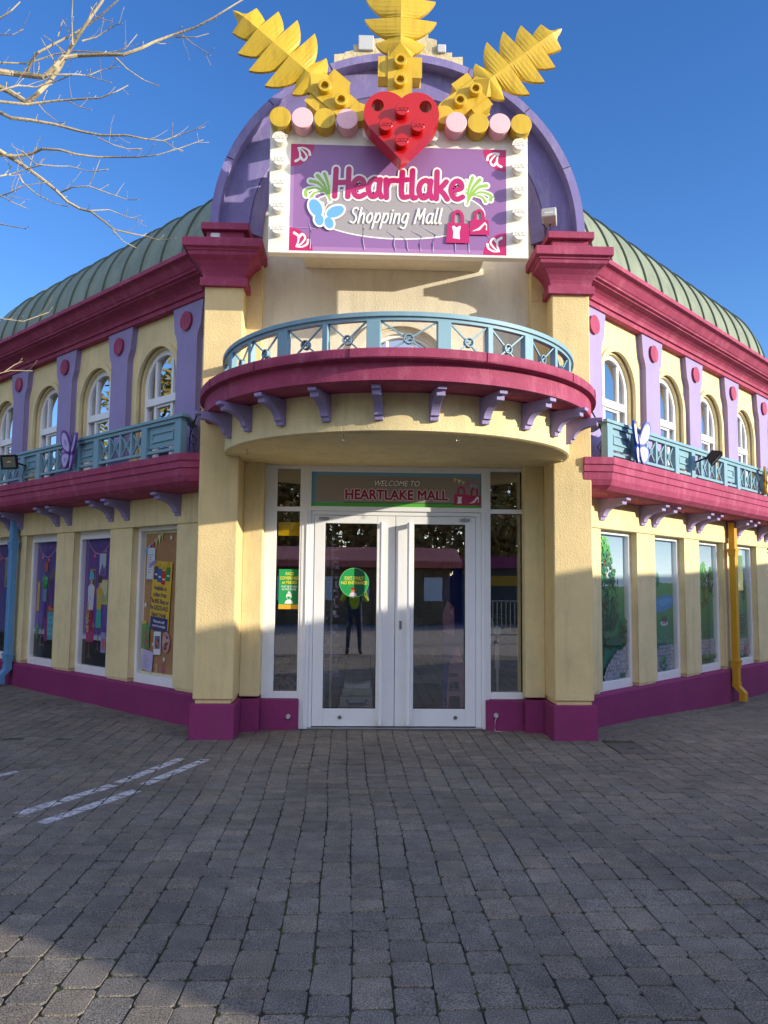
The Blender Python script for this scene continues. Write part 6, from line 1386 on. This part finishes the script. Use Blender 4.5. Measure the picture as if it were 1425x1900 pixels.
# photographer reflected in the left door
pr_ = empty('person', (-.45, -9.12, 0), 'person in a hi-vis vest and dark trousers, seen reflected in the left door', 'person')
def skin(name, V_, E_, Rr, mat, parent, sub=2):
    me = bpy.data.meshes.new(name); base = wloc(parent); me.from_pydata([tuple(Vector(v)-base) for v in V_], E_, []); o = bpy.data.objects.new(name, me); COL.objects.link(o); o.parent = parent
    m1 = o.modifiers.new('skin', 'SKIN')
    for i, r_ in enumerate(Rr): me.skin_vertices[0].data[i].radius = (r_, r_) if not isinstance(r_, tuple) else r_
    me.skin_vertices[0].data[0].use_root = True
    m1.use_smooth_shade = True; m2 = o.modifiers.new('sub', 'SUBSURF'); m2.levels = sub; m2.render_levels = sub; me.materials.append(MT[mat] if isinstance(mat, str) else mat); return o
px_, py_ = -.45, -9.12
V_ = [(px_, py_, .96), (px_, py_, 1.18), (px_, py_, 1.38), (px_, py_+.01, 1.50), (px_, py_+.02, 1.60), (px_, py_+.03, 1.70),
      (px_-.10, py_, .90), (px_-.12, py_+.01, .50), (px_-.14, py_-.02, .10), (px_-.15, py_+.10, .05), (px_+.10, py_, .90), (px_+.12, py_+.02, .50), (px_+.13, py_-.02, .10), (px_+.15, py_+.10, .05),
      (px_-.19, py_, 1.42), (px_-.27, py_+.02, 1.15), (px_-.12, py_+.25, 1.40), (px_+.19, py_, 1.42), (px_+.28, py_+.02, 1.15), (px_+.12, py_+.25, 1.40)]
E_ = [(0, 1), (1, 2), (2, 3), (3, 4), (4, 5), (0, 6), (6, 7), (7, 8), (8, 9), (0, 10), (10, 11), (11, 12), (12, 13), (2, 14), (14, 15), (15, 16), (2, 17), (17, 18), (18, 19)]
Rr = [(.15, .11), (.14, .10), (.17, .11), .055, (.075, .09), (.07, .085), .085, .062, .045, .045, .085, .062, .045, .045, .06, .045, .032, .06, .045, .032]
skin('body', V_, E_, Rr, 'navy', pr_)
skin('vest', [(px_, py_, .92), (px_, py_, 1.15), (px_, py_, 1.36), (px_, py_, 1.46)], [(0, 1), (1, 2), (2, 3)], [(.165, .125), (.155, .12), (.195, .125), (.12, .09)], 'hivis', pr_)
for s_ in (-1, 1):
    skin('sleeve', [(px_+s_*.17, py_, 1.43), (px_+s_*.275, py_+.02, 1.15), (px_+s_*.17, py_+.18, 1.32)], [(0, 1), (1, 2)], [.072, .056, .042], 'hivis', pr_)
    skin('hand', [(px_+s_*.13, py_+.235, 1.385), (px_+s_*.10, py_+.28, 1.44), (px_+s_*.085, py_+.31, 1.50)], [(0, 1), (1, 2)], [.026, (.02, .036), (.012, .03)], 'skin', pr_, 1)
    for j in range(4): skin('finger', [(px_+s_*.09, py_+.30, 1.47+.02*j), (px_+s_*.075, py_+.335, 1.485+.02*j), (px_+s_*.05, py_+.335, 1.49+.02*j)], [(0, 1), (1, 2)], [.009, .008, .007], 'skin', pr_, 1)
    skin('boot', [(px_+s_*.14, py_-.04, .10), (px_+s_*.145, py_+.03, .055), (px_+s_*.155, py_+.17, .04)], [(0, 1), (1, 2)], [.055, .055, .042], 'boot', pr_, 1)
skin('head', [(px_, py_+.02, 1.54), (px_, py_+.03, 1.62), (px_, py_+.03, 1.72)], [(0, 1), (1, 2)], [.05, (.075, .09), (.07, .085)], 'skin', pr_)
mb = MB(); mb.cyl((px_, py_+.115, 1.64), (px_, py_+.14, 1.625), .014, .018, 10); mb.build('nose', 'skin', pr_, smooth=True)
skin('hair', [(px_, py_-.01, 1.66), (px_, py_+.0, 1.74), (px_, py_+.05, 1.79)], [(0, 1), (1, 2)], [(.078, .07), (.084, .085), (.06, .05)], 'hair', pr_, 1)
mb = MB(); mb.box((-.45-.038, -8.800, 1.475), (-.45+.038, -8.791, 1.635)); mb.build('phone', 'black', label='black phone held up in both hands by the reflected person', cat='phone', bev=.004)
